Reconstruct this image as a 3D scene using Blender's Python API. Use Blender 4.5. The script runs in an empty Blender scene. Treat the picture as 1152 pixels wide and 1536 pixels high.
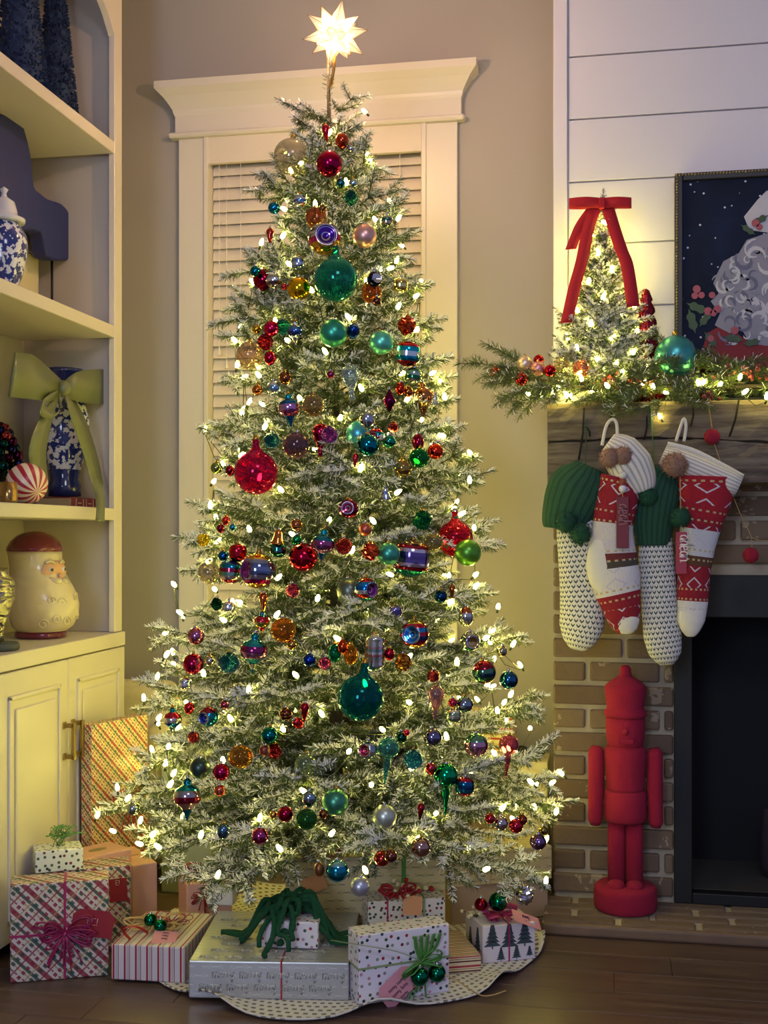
import bpy, math, random
import numpy as np
from mathutils import Vector, Matrix, Euler
R = math.radians
sc = bpy.context.scene
C = sc.collection
# ------------------------------------------------------------------ camera
F, CX, HY, YAW, EYE = 1790.0, 576.0, 803.0, R(10.72), 1.08      # focal length and horizon in 1152x1536 pixels
cam = bpy.data.objects.new('camera', bpy.data.cameras.new('camera')); C.objects.link(cam)
cam.location = (0, 0, EYE); cam.rotation_euler = (R(90), 0, YAW)
cam.data.sensor_fit = 'AUTO'; cam.data.sensor_width = 36; cam.data.lens = F * 36 / 1536
cam.data.shift_y = (HY - 768) / 1536; cam.data.clip_start = 0.05
sc.camera = cam
# ------------------------------------------------------------------ light
sc.view_settings.view_transform = 'Standard'; sc.view_settings.look = 'None'
sc.view_settings.gamma = 1; sc.view_settings.exposure = 0.12; sc.view_settings.use_curve_mapping = False
wd = bpy.data.worlds.new('world'); sc.world = wd; wd.use_nodes = True
wd.node_tree.nodes['Background'].inputs[0].default_value = (0.42, 0.44, 0.78, 1)
wd.node_tree.nodes['Background'].inputs[1].default_value = 0.46
def area(name, loc, target, sx, sy, power, col):
    l = bpy.data.lights.new(name, 'AREA'); l.shape = 'RECTANGLE'; l.size = sx; l.size_y = sy
    l.energy = power; l.color = col
    o = bpy.data.objects.new(name, l); C.objects.link(o); o.location = loc
    o.rotation_euler = (Vector(target) - Vector(loc)).to_track_quat('-Z', 'Y').to_euler()
    return o
area('room_window_light', (-0.9, -2.2, 1.75), (-0.4, 3.3, 1.75), 0.9, 1.3, 52, (0.66, 0.76, 1.0))
area('upper_wall_fill', (0.4, 0.3, 2.85), (-0.3, 3.6, 2.35), 0.7, 0.7, 14, (0.88, 0.84, 1.0))  # added fill aimed at the upper walls and bookcase, not a real fixture
BULB_E, STAR_E = 80.0, 0.75
# ------------------------------------------------------------------ pixel helpers
ca, sa = math.cos(YAW), math.sin(YAW)
def ray(px):
    t = (px - CX) / F
    return (-sa + ca * t, ca + sa * t)
def at_d(px, py, D):
    dx, dy = ray(px); return Vector((dx * D, dy * D, EYE - (py - HY) * D / F))
def at_y(px, py, Y): return at_d(px, py, Y / ray(px)[1])
def at_x(px, py, X): return at_d(px, py, X / ray(px)[0])
def at_z(px, py, Z): return at_d(px, py, (EYE - Z) * F / (py - HY))
def depth(p): return -sa * p[0] + ca * p[1]
# ------------------------------------------------------------------ objects
def tag(o, label, cat, group=None, kind=None):
    o['label'] = label; o['category'] = cat
    if group: o['group'] = group
    if kind: o['kind'] = kind
    return o
def empty(name, loc=(0, 0, 0), rz=0.0, parent=None, scale=1.0):
    o = bpy.data.objects.new(name, None); C.objects.link(o); o.location = loc
    o.rotation_euler = (0, 0, rz); o.scale = (scale,) * 3; o.empty_display_size = 0.02
    if parent: o.parent = parent
    return o
def thing(name, label, cat, loc=(0, 0, 0), rz=0.0, group=None):
    return tag(empty(name, loc, rz), label, cat, group)
def inst(name, me, parent=None, loc=(0, 0, 0), rot=(0, 0, 0), scale=(1, 1, 1)):
    o = bpy.data.objects.new(name, me); C.objects.link(o)
    o.location = loc; o.rotation_euler = rot; o.scale = scale if hasattr(scale, '__len__') else (scale,) * 3
    if parent: o.parent = parent
    return o
class MB:
    def __init__(s): s.v = []; s.f = []; s.m = []; s.sm = []; s.uv = []
    def add(s, vs, fs, mi=0, smooth=False, uvs=None):
        b = len(s.v); s.v += [tuple(x) for x in vs]
        for k, f in enumerate(fs):
            s.f.append(tuple(b + i for i in f)); s.m.append(mi); s.sm.append(smooth)
            s.uv.append(uvs[k] if uvs else None)
        return s
    def box(s, c, d, mi=0, M=None):
        hx, hy, hz = d[0] / 2, d[1] / 2, d[2] / 2; c = Vector(c)
        vs = [Vector((x, y, z)) for z in (-hz, hz) for y in (-hy, hy) for x in (-hx, hx)]
        if M is not None: vs = [M @ p for p in vs]
        vs = [p + c for p in vs]
        fs = [(0, 2, 3, 1), (4, 5, 7, 6), (0, 1, 5, 4), (2, 6, 7, 3), (0, 4, 6, 2), (1, 3, 7, 5)]
        X, Y, Z = d; q = lambda a, b: [(0, 0), (a, 0), (a, b), (0, b)]
        uvs = [[(0, 0), (0, Y), (X, Y), (X, 0)], q(X, Y), q(X, Z), [(X, 0), (X, Z), (0, Z), (0, 0)], [(Y, 0), (Y, Z), (0, Z), (0, 0)], q(Y, Z)]
        return s.add(vs, fs, mi, False, uvs)
    def bx(s, x0, x1, y0, y1, z0, z1, mi=0):
        return s.box(((x0 + x1) / 2, (y0 + y1) / 2, (z0 + z1) / 2), (x1 - x0, y1 - y0, z1 - z0), mi)
    def tube(s, pts, r, n=6, mi=0, closed=False, sy=1.0, up=None):
        pts = [Vector(p) for p in pts]; N = len(pts); rs = r if hasattr(r, '__len__') else [r] * N
        vs = []; fs = []; uvs = []; prev = None; ln = 0
        for i, p in enumerate(pts):
            if closed: t = pts[(i + 1) % N] - pts[i - 1]
            else: t = pts[min(i + 1, N - 1)] - pts[max(i - 1, 0)]
            t = t.normalized() if t.length > 1e-9 else Vector((0, 0, 1))
            if up is not None: a = Vector(up) - t * t.dot(Vector(up))
            elif prev is None:
                a = Vector((0, 0, 1)) if abs(t.z) < 0.9 else Vector((1, 0, 0)); a = a - t * t.dot(a)
            else: a = prev - t * t.dot(prev)
            a = a.normalized() if a.length > 1e-9 else Vector((1, 0, 0)); prev = a; b = t.cross(a)
            for k in range(n):
                w = 2 * math.pi * k / n
                vs.append(p + (a * math.cos(w) * sy + b * math.sin(w)) * rs[i])
        L = [0]
        for i in range(1, N): L.append(L[-1] + (pts[i] - pts[i - 1]).length)
        for i in range(N if closed else N - 1):
            j = (i + 1) % N
            for k in range(n):
                k2 = (k + 1) % n
                fs.append((i * n + k, i * n + k2, j * n + k2, j * n + k))
                v1 = L[j] if j else L[-1] + 0.01
                uvs.append([(k / n, L[i]), ((k + 1) / n, L[i]), ((k + 1) / n, v1), (k / n, v1)])
        if not closed:
            fs.append(tuple(range(n))[::-1]); uvs.append([(0, 0)] * n)
            fs.append(tuple((N - 1) * n + k for k in range(n))); uvs.append([(0, L[-1])] * n)
        return s.add(vs, fs, mi, True, uvs)
    def lathe(s, prof, n=24, mi=0, M=None, mod=None, mis=None, flat=False):
        vs = []; fs = []; ms = []
        for (r, z) in prof:
            for k in range(n):
                w = 2 * math.pi * k / n; q = r * (mod(w, z) if mod else 1)
                p = Vector((q * math.cos(w), q * math.sin(w), z)); vs.append(M @ p if M is not None else p)
        b = len(s.v); s.v += [tuple(p) for p in vs]
        for i in range(len(prof) - 1):
            for k in range(n):
                k2 = (k + 1) % n
                s.f.append((b + i * n + k, b + (i + 1) * n + k, b + (i + 1) * n + k2, b + i * n + k2))
                s.m.append(mis[i] if mis else mi); s.sm.append(not flat)
                u0, u1 = k / n, (k + 1) / n; z0, z1 = prof[i][1], prof[i + 1][1]
                s.uv.append([(u0, z0), (u0, z1), (u1, z1), (u1, z0)])
        return s
    def sphere(s, c, r, n=14, m=9, mi=0, sq=(1, 1, 1)):
        c = Vector(c); M = Matrix.Translation(c) @ Matrix.Diagonal((r * sq[0], r * sq[1], r * sq[2], 1))
        return s.lathe([(max(math.sin(math.pi * i / m), 1e-4), math.cos(math.pi * i / m)) for i in range(m + 1)], n, mi, M)
    def strip(s, pts, wv, th=0.0008, mi=0):
        """flat ribbon along pts; wv = width vector (or one per point)"""
        pts = [Vector(p) for p in pts]; N = len(pts)
        ws = [Vector(w) for w in wv] if hasattr(wv[0], '__len__') else [Vector(wv)] * N
        vs = []; fs = []; uvs = []
        L = 0
        for i, p in enumerate(pts):
            t = (pts[min(i + 1, N - 1)] - pts[max(i - 1, 0)]).normalized(); nn = t.cross(ws[i])
            nn = nn.normalized() * th / 2 if nn.length > 1e-9 else Vector((0, th / 2, 0))
            h = ws[i] / 2
            vs += [p - h - nn, p + h - nn, p + h + nn, p - h + nn]
        for i in range(N - 1):
            a, b = i * 4, i * 4 + 4; l1 = L + (pts[i + 1] - pts[i]).length
            for k in range(4):
                k2 = (k + 1) % 4
                fs.append((a + k, a + k2, b + k2, b + k)); x0, x1 = (0, 1) if k in (0,) else (1, 0) if k == 2 else (0, 0)
                uvs.append([(x0, L), (x1, L), (x1, l1), (x0, l1)])
            L = l1
        fs += [(3, 2, 1, 0), tuple((N - 1) * 4 + k for k in range(4))]; uvs += [[(0, 0)] * 4] * 2
        return s.add(vs, fs, mi, True, uvs)
    def poly(s, pts2, M, th=0.001, mi=0):
        """extruded flat polygon: pts2 in local XZ, thickness along -Y"""
        N = len(pts2); a = [M @ Vector((x, 0, z)) for x, z in pts2]; b = [M @ Vector((x, -th, z)) for x, z in pts2]
        fs = [tuple(range(N)), tuple(range(N, 2 * N))[::-1]] + [(i, i + N, (i + 1) % N + N, (i + 1) % N) for i in range(N)]
        return s.add(a + b, fs, mi, False)
    def mesh(s, name, mats):
        me = bpy.data.meshes.new(name); me.from_pydata(s.v, [], s.f)
        for m in (mats if isinstance(mats, (list, tuple)) else [mats]): me.materials.append(m)
        me.polygons.foreach_set('material_index', [int(q) for q in s.m]); me.polygons.foreach_set('use_smooth', s.sm)
        if any(u is not None for u in s.uv):
            l = me.uv_layers.new(name='UVMap'); co = []
            for f, u in zip(s.f, s.uv):
                u = u or [(0, 0)] * len(f)
                for q in u: co += q
            l.data.foreach_set('uv', [float(q) for q in co])
        me.update(); return me
    def build(s, name, mats, parent=None, loc=(0, 0, 0), rot=(0, 0, 0), bevel=0, seg=2):
        o = inst(name, s.mesh(name, mats), parent, loc, rot)
        if bevel:
            md = o.modifiers.new('bevel', 'BEVEL'); md.width = bevel; md.segments = seg; md.limit_method = 'ANGLE'; md.angle_limit = R(40)
        return o
def struct(o): o['kind'] = 'structure'; return o
# ------------------------------------------------------------------ materials
def lin(c):
    if isinstance(c, str):
        c = c.lstrip('#'); c = [int(c[i:i + 2], 16) / 255 for i in (0, 2, 4)]
        c = [x / 12.92 if x <= 0.04045 else ((x + 0.055) / 1.055) ** 2.4 for x in c]
    return (c[0], c[1], c[2], 1)
class G:
    """small node-graph helper"""
    def __init__(s, name):
        s.m = bpy.data.materials.new(name); s.m.use_nodes = True; s.t = s.m.node_tree
        s.b = s.t.nodes['Principled BSDF']; s.out = s.t.nodes['Material Output']
    def n(s, typ, ins=None, **kw):
        nd = s.t.nodes.new('ShaderNode' + typ)
        for k, v in kw.items(): setattr(nd, k, v)
        for k, v in (ins or {}).items(): s.set(nd.inputs[k], v)
        return nd
    def set(s, sock, v):
        if hasattr(v, 'is_output'): s.t.links.new(v, sock)
        elif isinstance(v, str): sock.default_value = lin(v)
        else: sock.default_value = v
    def math(s, op, a, b=0.0, c=0.0):
        return s.n('Math', {0: a, 1: b, 2: c}, operation=op).outputs[0]
    def mix(s, f, a, b):
        nd = s.n('Mix', data_type='RGBA'); s.set(nd.inputs[0], f); s.set(nd.inputs[6], a); s.set(nd.inputs[7], b); return nd.outputs[2]
    def ramp(s, f, stops, const=False):
        nd = s.n('ValToRGB', {0: f}); e = nd.color_ramp.elements; nd.color_ramp.interpolation = 'CONSTANT' if const else 'LINEAR'
        while len(e) < len(stops): e.new(0.5)
        for k, (p, c) in enumerate(stops): e[k].position = p; e[k].color = lin(c)
        return nd.outputs[0]
    def uv(s):
        x = s.n('SeparateXYZ', {0: s.n('UVMap').outputs[0]}); return x.outputs[0], x.outputs[1]
    def obj(s):
        x = s.n('SeparateXYZ', {0: s.n('TexCoord').outputs['Object']}); return x.outputs
    def co(s, which='Object'): return s.n('TexCoord').outputs[which]
    def noise(s, scale, detail=3, co=None, rough=0.5):
        return s.n('TexNoise', {'Vector': co or s.co(), 'Scale': scale, 'Detail': detail, 'Roughness': rough}).outputs[0]
    def stripe(s, x, period, c, w):
        """1 inside a band centred at fraction c, total width fraction w"""
        f = s.math('FRACT', s.math('DIVIDE', x, period)); return s.math('LESS_THAN', s.math('ABSOLUTE', s.math('SUBTRACT', f, c)), w / 2)
    def bump(s, h, strength=0.3, dist=0.002):
        s.set(s.b.inputs['Normal'], s.n('Bump', {'Height': h, 'Strength': strength, 'Distance': dist}).outputs[0])
    def base(s, c, rough=None, metal=None, **kw):
        s.set(s.b.inputs['Base Color'], c)
        if rough is not None: s.set(s.b.inputs['Roughness'], rough)
        if metal is not None: s.set(s.b.inputs['Metallic'], metal)
        for k, v in kw.items(): s.set(s.b.inputs[k.replace('_', ' ')], v)
        return s.m
_mc = {}
def mat(name, col, rough=0.5, metal=0.0, var=0.0, vs=8.0, bump=0.0, bs=150.0, **kw):
    if name in _mc: return _mc[name]
    g = G(name); c = lin(col)
    if var:
        dk = tuple(x * (1 - var) for x in c[:3]) + (1,); lt = tuple(min(1, x * (1 + var)) for x in c[:3]) + (1,)
        c = g.mix(g.noise(vs, 4), dk, lt)
    if bump: g.bump(g.noise(bs, 3), bump)
    _mc[name] = g.base(c, rough, metal, **kw); return _mc[name]
def emis(name, col, strength, base='fff0d0'):
    if name in _mc: return _mc[name]
    g = G(name); g.base(base, 0.4, 0); g.set(g.b.inputs['Emission Color'], col); g.b.inputs['Emission Strength'].default_value = strength
    _mc[name] = g.m; return g.m
# strokes for handwriting
_a = [(0.2 + 0.2 * math.cos(t), 0.3 + 0.3 * math.sin(t)) for t in [k * math.pi / 4 + 0.8 for k in range(9)]]
GL = {'m': (.65, [[(0, 0), (0, .6), (0, .42), (.15, .6), (.25, .5), (.25, 0), (.25, .42), (.4, .6), (.5, .5), (.5, 0), (.62, .1)]]),
      'e': (.4, [[(0, .28), (.3, .35), (.25, .55), (.12, .6), (.02, .42), (.03, .15), (.15, 0), (.38, .12)]]),
      'r': (.34, [[(0, .1), (.05, .6), (.06, .5), (.2, .6), (.22, .1), (.34, .1)]]),
      'y': (.45, [[(0, .6), (.02, .25), (.15, .15), (.3, .35), (.32, .6), (.28, -.05), (.15, -.35), (.03, -.25), (.25, 0), (.43, .1)]]),
      'h': (.42, [[(0, 0), (.08, .8), (.12, 1), (.05, .95), (.04, 0), (.06, .42), (.2, .6), (.28, .45), (.3, 0), (.4, .1)]]),
      'o': (.42, [_a]), 'a': (.42, [[(.3, .5), (.15, .6), (.02, .35), (.06, .08), (.18, 0), (.3, .25), (.32, .6), (.32, .1), (.4, 0)]]),
      'd': (.42, [[(.3, .5), (.15, .6), (.02, .3), (.12, 0), (.3, .2), (.33, 1), (.32, .1), (.4, 0)]]),
      'n': (.45, [[(0, 0), (0, .6), (0, .42), (.18, .6), (.3, .48), (.3, 0), (.42, .1)]]),
      'M': (.75, [[(0, 0), (.06, 1), (.32, .4), (.58, 1), (.64, 0)]]),
      'E': (.6, [[(.45, 1), (0, 1), (0, 0), (.45, 0)], [(0, .5), (.38, .5)]]), '!': (.3, [[(.12, 1), (.08, .3)], [(.07, .08), (.07, 0)]]), ' ': (.4, [])}
def write(mb, text, M, size, w=0.06, mi=0):
    """handwriting as thin raised strokes in local XZ of M (facing -Y)"""
    x = 0
    for ch in text:
        adv, pl = GL[ch]
        for p in pl: mb.tube([M @ Vector(((x + a) * size, -0.0006, b * size)) for a, b in p], w * size / 2, 4, mi)
        x += adv
    return x * size
def text_w(text, size): return sum(GL[c][0] for c in text) * size
# ================================================================== room shell
rnd = random.Random(7)
YW, YB, XB = 3.90, 3.50, -1.48              # window wall, brick face, cabinet face
XCH = at_y(830, 300, YB).x                  # left corner of the chimney breast
CHR = XCH + 1.95
ZC = 2.95
wall_paint = mat('wall_paint', 'a39d97', 0.85, 0, 0.04, 3, 0.05, 220)
white_paint = mat('white_paint', 'e3ddd0', 0.42, 0, 0.02, 4)
trim_paint = mat('trim_paint', 'd6cfc2', 0.38)
ceil_paint = mat('ceiling_paint', 'd8d4cc', 0.9)
# back wall with the window opening
wx0, wx1 = at_y(309, 500, YW).x, at_y(641, 500, YW).x
wz0, wz1 = at_y(330, 1000, YW).z, at_y(330, 205, YW).z
XL, XR = -1.83, 2.6
m = MB()
m.bx(XL, wx0, YW, YW + 0.12, 0, ZC); m.bx(wx1, XR, YW, YW + 0.12, 0, ZC)
m.bx(wx0, wx1, YW, YW + 0.12, 0, wz0); m.bx(wx0, wx1, YW, YW + 0.12, wz1, ZC)
struct(m.build('wall_back', wall_paint))
struct(MB().bx(XL - 0.12, XL, -0.6, YW + 0.12, 0, ZC).build('wall_left', wall_paint))
struct(MB().bx(XL - 0.12, XR, 0.9, YW + 0.12, ZC, ZC + 0.1).build('ceiling', ceil_paint))
# floor: planks along X
g = G('floor_wood'); oi = g.n('ObjectInfo').outputs['Random']
cm = g.n('Mapping', {'Vector': g.co(), 'Scale': (1.2, 22, 22)}).outputs[0]
wn = g.n('VectorMath', {0: cm, 1: g.n('CombineXYZ', {0: g.math('MULTIPLY', oi, 40)}).outputs[0]}, operation='ADD').outputs[0]
gr = g.noise(2.0, 6, wn, 0.62)
col = g.ramp(gr, [(0.25, '362a24'), (0.5, '54433a'), (0.78, '6f5d52')])
col = g.mix(g.math('MULTIPLY', oi, 0.45), col, '6b5040')
g.bump(gr, 0.12, 0.001); floor_wood = g.base(col, g.math('ADD', g.math('MULTIPLY', gr, 0.18), 0.3), 0)
fl = struct(MB().bx(XL - 0.1, XR, -0.8, YW + 0.05, -0.06, -0.016).build('floor', mat('subfloor', '2a211b', 0.8)))
pw = 0.128; y = YW; row = 0
while y > 1.7:
    x = XL - rnd.uniform(0, 1.0)
    while x < XR:
        L = rnd.choice([0.9, 1.2, 1.5])
        if row == 9 and x < 0.48 < x + L: L = 0.48 - x      # butt joint seen in front of the hearth
        MB().bx(max(x, XL) + .0006, min(x + L, XR) - .0006, y - pw + .0006, y - .0006, -0.015, 0).build('plank', floor_wood, fl, bevel=0.0012, seg=1)
        x += L
    y -= pw; row += 1
MB().bx(XL, XR, -0.8, y, -0.015, 0).build('plank', floor_wood, fl)
# baseboards
bb = MB().bx(XL, XCH, YW - 0.016, YW - .0005, 0, 0.135).bx(XL, XCH, YW - 0.011, YW - .0005, 0.135, 0.15)
struct(bb.build('baseboard_back', trim_paint))
# ------------------------------------------------------------------ window
win = struct(empty('window_1', ((wx0 + wx1) / 2, YW, wz0)))
def wbox(name, x0, x1, y0, y1, z0, z1, mt=trim_paint, bev=0.002):
    o = MB().bx(x0, x1, y0, y1, z0, z1).build(name, mt, win, bevel=bev, seg=1); o.location = -Vector(win.location); return o
ox0, ox1 = at_y(268, 500, YW - .02).x, at_y(686, 500, YW - .02).x
zc = at_y(290, 208, YW - .02).z
wbox('casing', ox0, wx0 + .004, YW - .022, YW, wz0, zc); wbox('casing', wx1 - .004, ox1, YW - .022, YW, wz0, zc)
wbox('casing', wx0, wx1, YW - .022, YW, wz1 - .01, zc)
wbox('jamb', wx0, wx0 + .016, YW - .028, YW + .1, wz0, wz1); wbox('jamb', wx1 - .016, wx1, YW - .028, YW + .1, wz0, wz1)
fx0, fx1 = at_y(262, 150, YW - .03).x, at_y(692, 150, YW - .03).x
ztop = at_y(232, 124, YW - .07).z
wbox('bead', fx0 - .02, fx1 + .012, YW - .045, YW, zc, zc + .018, bev=0.006)
wbox('frieze', fx0, fx1, YW - .03, YW, zc + .018, ztop - .06)
# crown: swept profile with mitred returns
prof = [(.030, -.105), (.034, -.095), (.036, -.085), (.046, -.068), (.062, -.045), (.080, -.028), (.084, -.024), (.084, 0), (0, 0)]
m = MB(); vs = []
for (d, dz) in prof:
    e = d - .030
    vs += [(fx0 - e, YW, ztop + dz), (fx0 - e, YW - d, ztop + dz), (fx1 + e, YW - d, ztop + dz), (fx1 + e, YW, ztop + dz)]
fs = []
for i in range(len(prof) - 1):
    for k in range(3): fs.append((i * 4 + k, i * 4 + k + 1, i * 4 + 5 + k, i * 4 + 4 + k))
m.add(vs, fs); o = m.build('crown', trim_paint, win); o.location = -Vector(win.location)
wbox('sill', ox0 - .03, ox1 + .03, YW - .06, YW + .1, wz0 - .03, wz0, bev=0.006)
wbox('apron', ox0, ox1, YW - .02, YW, wz0 - .115, wz0 - .03)
g = G('night_glass'); glassm = g.base('10131c', 0.08, 0, Specular_IOR_Level=0.8)
wbox('pane', wx0, wx1, YW + .085, YW + .095, wz0, wz1, glassm, 0)
wbox('sash_rail', wx0, wx1, YW + .07, YW + .1, (wz0 + wz1) / 2 - .02, (wz0 + wz1) / 2 + .02)
# blind
bl = thing('window_blind', 'closed cream two inch slat blind with cords inside the window casing', 'blind', ((wx0 + wx1) / 2, YW, wz0))
blind = mat('blind_slat', 'd8cdbb', 0.55, 0, 0.03, 20)
bw = wx1 - wx0 - .036
zv = at_y(318, 247, YW - .01).z
vm = MB().box((0, -.012, 0), (bw + .012, .02, wz1 - zv)); vm.build('valance', blind, bl, (0, 0, (wz1 + zv) / 2 - wz0), bevel=.003)
sl = MB(); pts = []
for k in range(7):
    t = k / 6 - .5; pts.append((0.05 * t, .004 * (1 - 4 * t * t)))
T = R(69)
vv = []
for (u, h) in pts:
    yy = -(u * math.cos(T)) - h * math.sin(T); zz = u * math.sin(T) - h * math.cos(T)
    vv += [(-bw / 2, yy, -zz), (bw / 2, yy, -zz), (bw / 2, yy + .0026, -zz - .0006), (-bw / 2, yy + .0026, -zz - .0006)]
ff = []
for i in range(6):
    for k in range(4): ff.append((i * 4 + k, i * 4 + (k + 1) % 4, i * 4 + 4 + (k + 1) % 4, i * 4 + 4 + k))
ff += [(3, 2, 1, 0), (24, 25, 26, 27)]
slat = sl.add(vv, ff, 0, False).mesh('slat', blind)
z = zv - .006; k = 0
while z > wz0 + .04:
    inst('slat', slat, bl, (0, .03, z - wz0)); z -= 0.0418
MB().box((0, .03, 0), (bw, .045, .018)).build('bottom_rail', blind, bl, (0, 0, .016), bevel=.003)
cordm = mat('blind_cord', 'e8e2d2', 0.7)
for px, y1 in ((341, 540), (330, 520), (362, 700)):
    x = at_y(px, 400, YW).x - bl.location.x
    zl = at_y(px, y1, YW).z - wz0
    MB().tube([(x, -.008, zv - wz0), (x, -.008, zl)], .0012, 5).build('cord', cordm, bl)
    MB().lathe([(.001, .03), (.004, .02), (.007, .002), (.006, 0), (.0001, 0)], 10).build('cord_tassel', cordm, bl, (x, -.008, zl - .03))
for px in (600, 632):
    x = at_y(px, 400, YW).x - bl.location.x
    MB().tube([(x, -.004, zv - wz0), (x, -.004, .05)], .0012, 5).build('cord', cordm, bl)
# ------------------------------------------------------------------ chimney breast
ZM = 1.30                                   # brick below, shiplap above
wc = struct(empty('wall_chimney', (XCH, YB, 0)))
HZ = 0.034
ox_l, ox_r = at_y(1011, 1100, YB).x, at_y(1011, 1100, YB).x + 0.98     # firebox opening
ofz = at_y(1011, 862, YB).z
mortar = mat('mortar', 'ab9f88', 0.95, 0, 0.15, 30, 0.6, 260)
X = lambda a: a - XCH
m = MB()
m.bx(0.006, X(ox_l) + .02, .010, YW - YB, 0, ZM); m.bx(X(ox_r) - .02, X(CHR) - .006, .010, YW - YB, 0, ZM)
m.bx(X(ox_l) + .02, X(ox_r) - .02, .010, YW - YB, ofz - .02, ZM); m.bx(X(ox_l), X(ox_r), .38, YW - YB, 0, ofz)
m.build('mortar_core', mortar, wc)
g = G('brick'); oi = g.n('ObjectInfo').outputs['Random']
bco = g.n('VectorMath', {0: g.co(), 1: g.n('CombineXYZ', {0: g.math('MULTIPLY', oi, 37), 2: g.math('MULTIPLY', oi, 91)}).outputs[0]}, operation='ADD').outputs[0]
nz = g.noise(14, 5, bco, 0.6)
c = g.ramp(oi, [(0, '655344'), (.3, '74614f'), (.6, '7d6b57'), (.85, '6c5949'), (1, '857360')])
c = g.mix(g.math('MULTIPLY', nz, 0.55), c, '5b4a3b')
sm = g.math('GREATER_THAN', g.noise(9, 4, bco, .7), 0.62)
c = g.mix(g.math('MULTIPLY', sm, 0.5), c, 'b0a188')
g.bump(g.noise(90, 4), 0.6, 0.003); brickm = g.base(c, 0.92, 0)
def brick_mesh(l, h, d):
    mb = MB(); mb.box((0, 0, 0), (l, d, h)); return mb.mesh('brick', brickm)
_bm = {}
def brick(parent, x0, x1, z0, zh, yf, d=.05, ax='z'):
    key = (round(x1 - x0, 3), zh, d, ax)
    if key not in _bm: _bm[key] = brick_mesh(x1 - x0, zh, d)
    o = inst('brick', _bm[key], parent, ((x0 + x1) / 2, yf, z0 + zh / 2), (rnd.uniform(-.006, .006), rnd.uniform(-.008, .008), rnd.uniform(-.01, .01)))
    md = o.modifiers.new('bevel', 'BEVEL'); md.width = .006; md.segments = 2
    return o
CO, JT = .0681, .014
k = 0; z = HZ + .012
while z + CO < ZM + .03:
    zh = CO - JT; off = 0 if k % 2 == 0 else -.105
    x = off
    while x < X(CHR):
        L = .21 - JT; a, b = max(x, 0), min(x + L, X(CHR))
        if b - a > .03:
            segs = [(a, b)]
            if z < X(0) * 0 + ofz + .005:
                segs = [s for s in ((a, min(b, X(ox_l) - .002)), (max(a, X(ox_r) + .002), b)) if s[1] - s[0] > .02]
            for s in segs: brick(wc, round(s[0], 3), round(s[1], 3), z, zh, .02 + rnd.uniform(-.002, .003))
        x += .21
    z += CO; k += 1
# shiplap above
ship = mat('shiplap_paint', 'd0cdd2', 0.5, 0, 0.015, 6)
z_ref = at_y(851, 85, YB).z; pitch = at_y(851, 85, YB).z - at_y(851, 179, YB).z
MB().bx(.012, X(CHR) - .012, .012, YW - YB, ZM, ZC - .002).build('backing', ship, wc)
tw = at_y(851, 300, YB).x - XCH
MB().bx(0, tw, -.006, .02, ZM, ZC - .002).build('corner_trim', ship, wc, bevel=.0015, seg=1)
MB().bx(0, .012, .02, YW - YB, ZM, ZC - .002).build('side_trim', ship, wc)
MB().bx(0, .012, .06, YW - YB, .0, ZM).build('side_panel', wall_paint, wc)
z = z_ref - 12 * pitch
while z < ZC:
    z1 = min(z + pitch - .0045, ZC - .003); z0 = max(z, ZM)
    if z1 - z0 > .01:
        MB().bx(tw + .004, X(CHR), 0, .014, z0, z1).build('shiplap_board', ship, wc, bevel=.0012, seg=1)
    z += pitch
# hearth
hy0 = 3.247
he = thing('hearth', 'low brick hearth strip edged with worn wooden trim before the fireplace', 'hearth', (XCH - .02, hy0, 0))
hl = CHR + .04 - XCH
MB().bx(0, hl, .022, YB - hy0 + .004, 0, HZ - .006).build('mortar_bed', mortar, he)
for r_ in range(4):
    x = -.12 if r_ % 2 else 0.0
    while x < hl:
        a, b = max(x, 0), min(x + .196, hl)
        if b - a > .03:
            o = brick(he, round(a, 3), round(b, 3), HZ - .03, .03, .028 + r_ * .0575 + .0275, .047)
        x += .212
hw = mat('hearth_trim_wood', '6d5643', 0.6, 0, 0.3, 14, 0.3, 60)
pts = [(x, .011, .018) for x in (0, hl)]
MB().bx(0, hl, 0, .021, 0, HZ).build('wood_edge', hw, he, bevel=.009, seg=3)
# fireplace insert
fi = thing('fireplace_insert', 'black steel fireplace surround with dark recessed firebox in brick chimney', 'fireplace', (ox_l, YB, HZ))
fw, fh = ox_r - ox_l, ofz - HZ
blk = mat('black_steel', '050609', 0.6, 0.0, 0.1, 20); soot = mat('firebox_black', '030406', 0.8)
ash = mat('firebox_floor', '38352f', 0.95, 0, 0.2, 20)
bwid = .05
for nm, b in (('surround_jamb', (0, bwid, 0, fh)), ('surround_jamb', (fw - bwid, fw, 0, fh)), ('surround_lintel', (bwid, fw - bwid, fh - .12, fh)), ('surround_sill', (bwid, fw - bwid, 0, .032))):
    MB().bx(b[0], b[1], -.012, .03, b[2], b[3]).build(nm, blk, fi, bevel=.003)
MB().bx(bwid - .01, bwid, .03, .36, 0, fh).build('firebox_side', soot, fi); MB().bx(fw - bwid, fw - bwid + .01, .03, .36, 0, fh).build('firebox_side', soot, fi)
MB().bx(bwid, fw - bwid, .35, .36, 0, fh).build('firebox_back', soot, fi); MB().bx(bwid, fw - bwid, .03, .36, fh - .03, fh - .02).build('firebox_top', soot, fi)
MB().bx(bwid, fw - bwid, .03, .35, .02, .034).build('firebox_floor', ash, fi)
logp = at_y(1155, 1275, YB + .2)
lg = thing('fire_log', 'dim grey log standing inside the dark firebox', 'log', (logp.x + .03, YB + .2, HZ + .0342))
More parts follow.
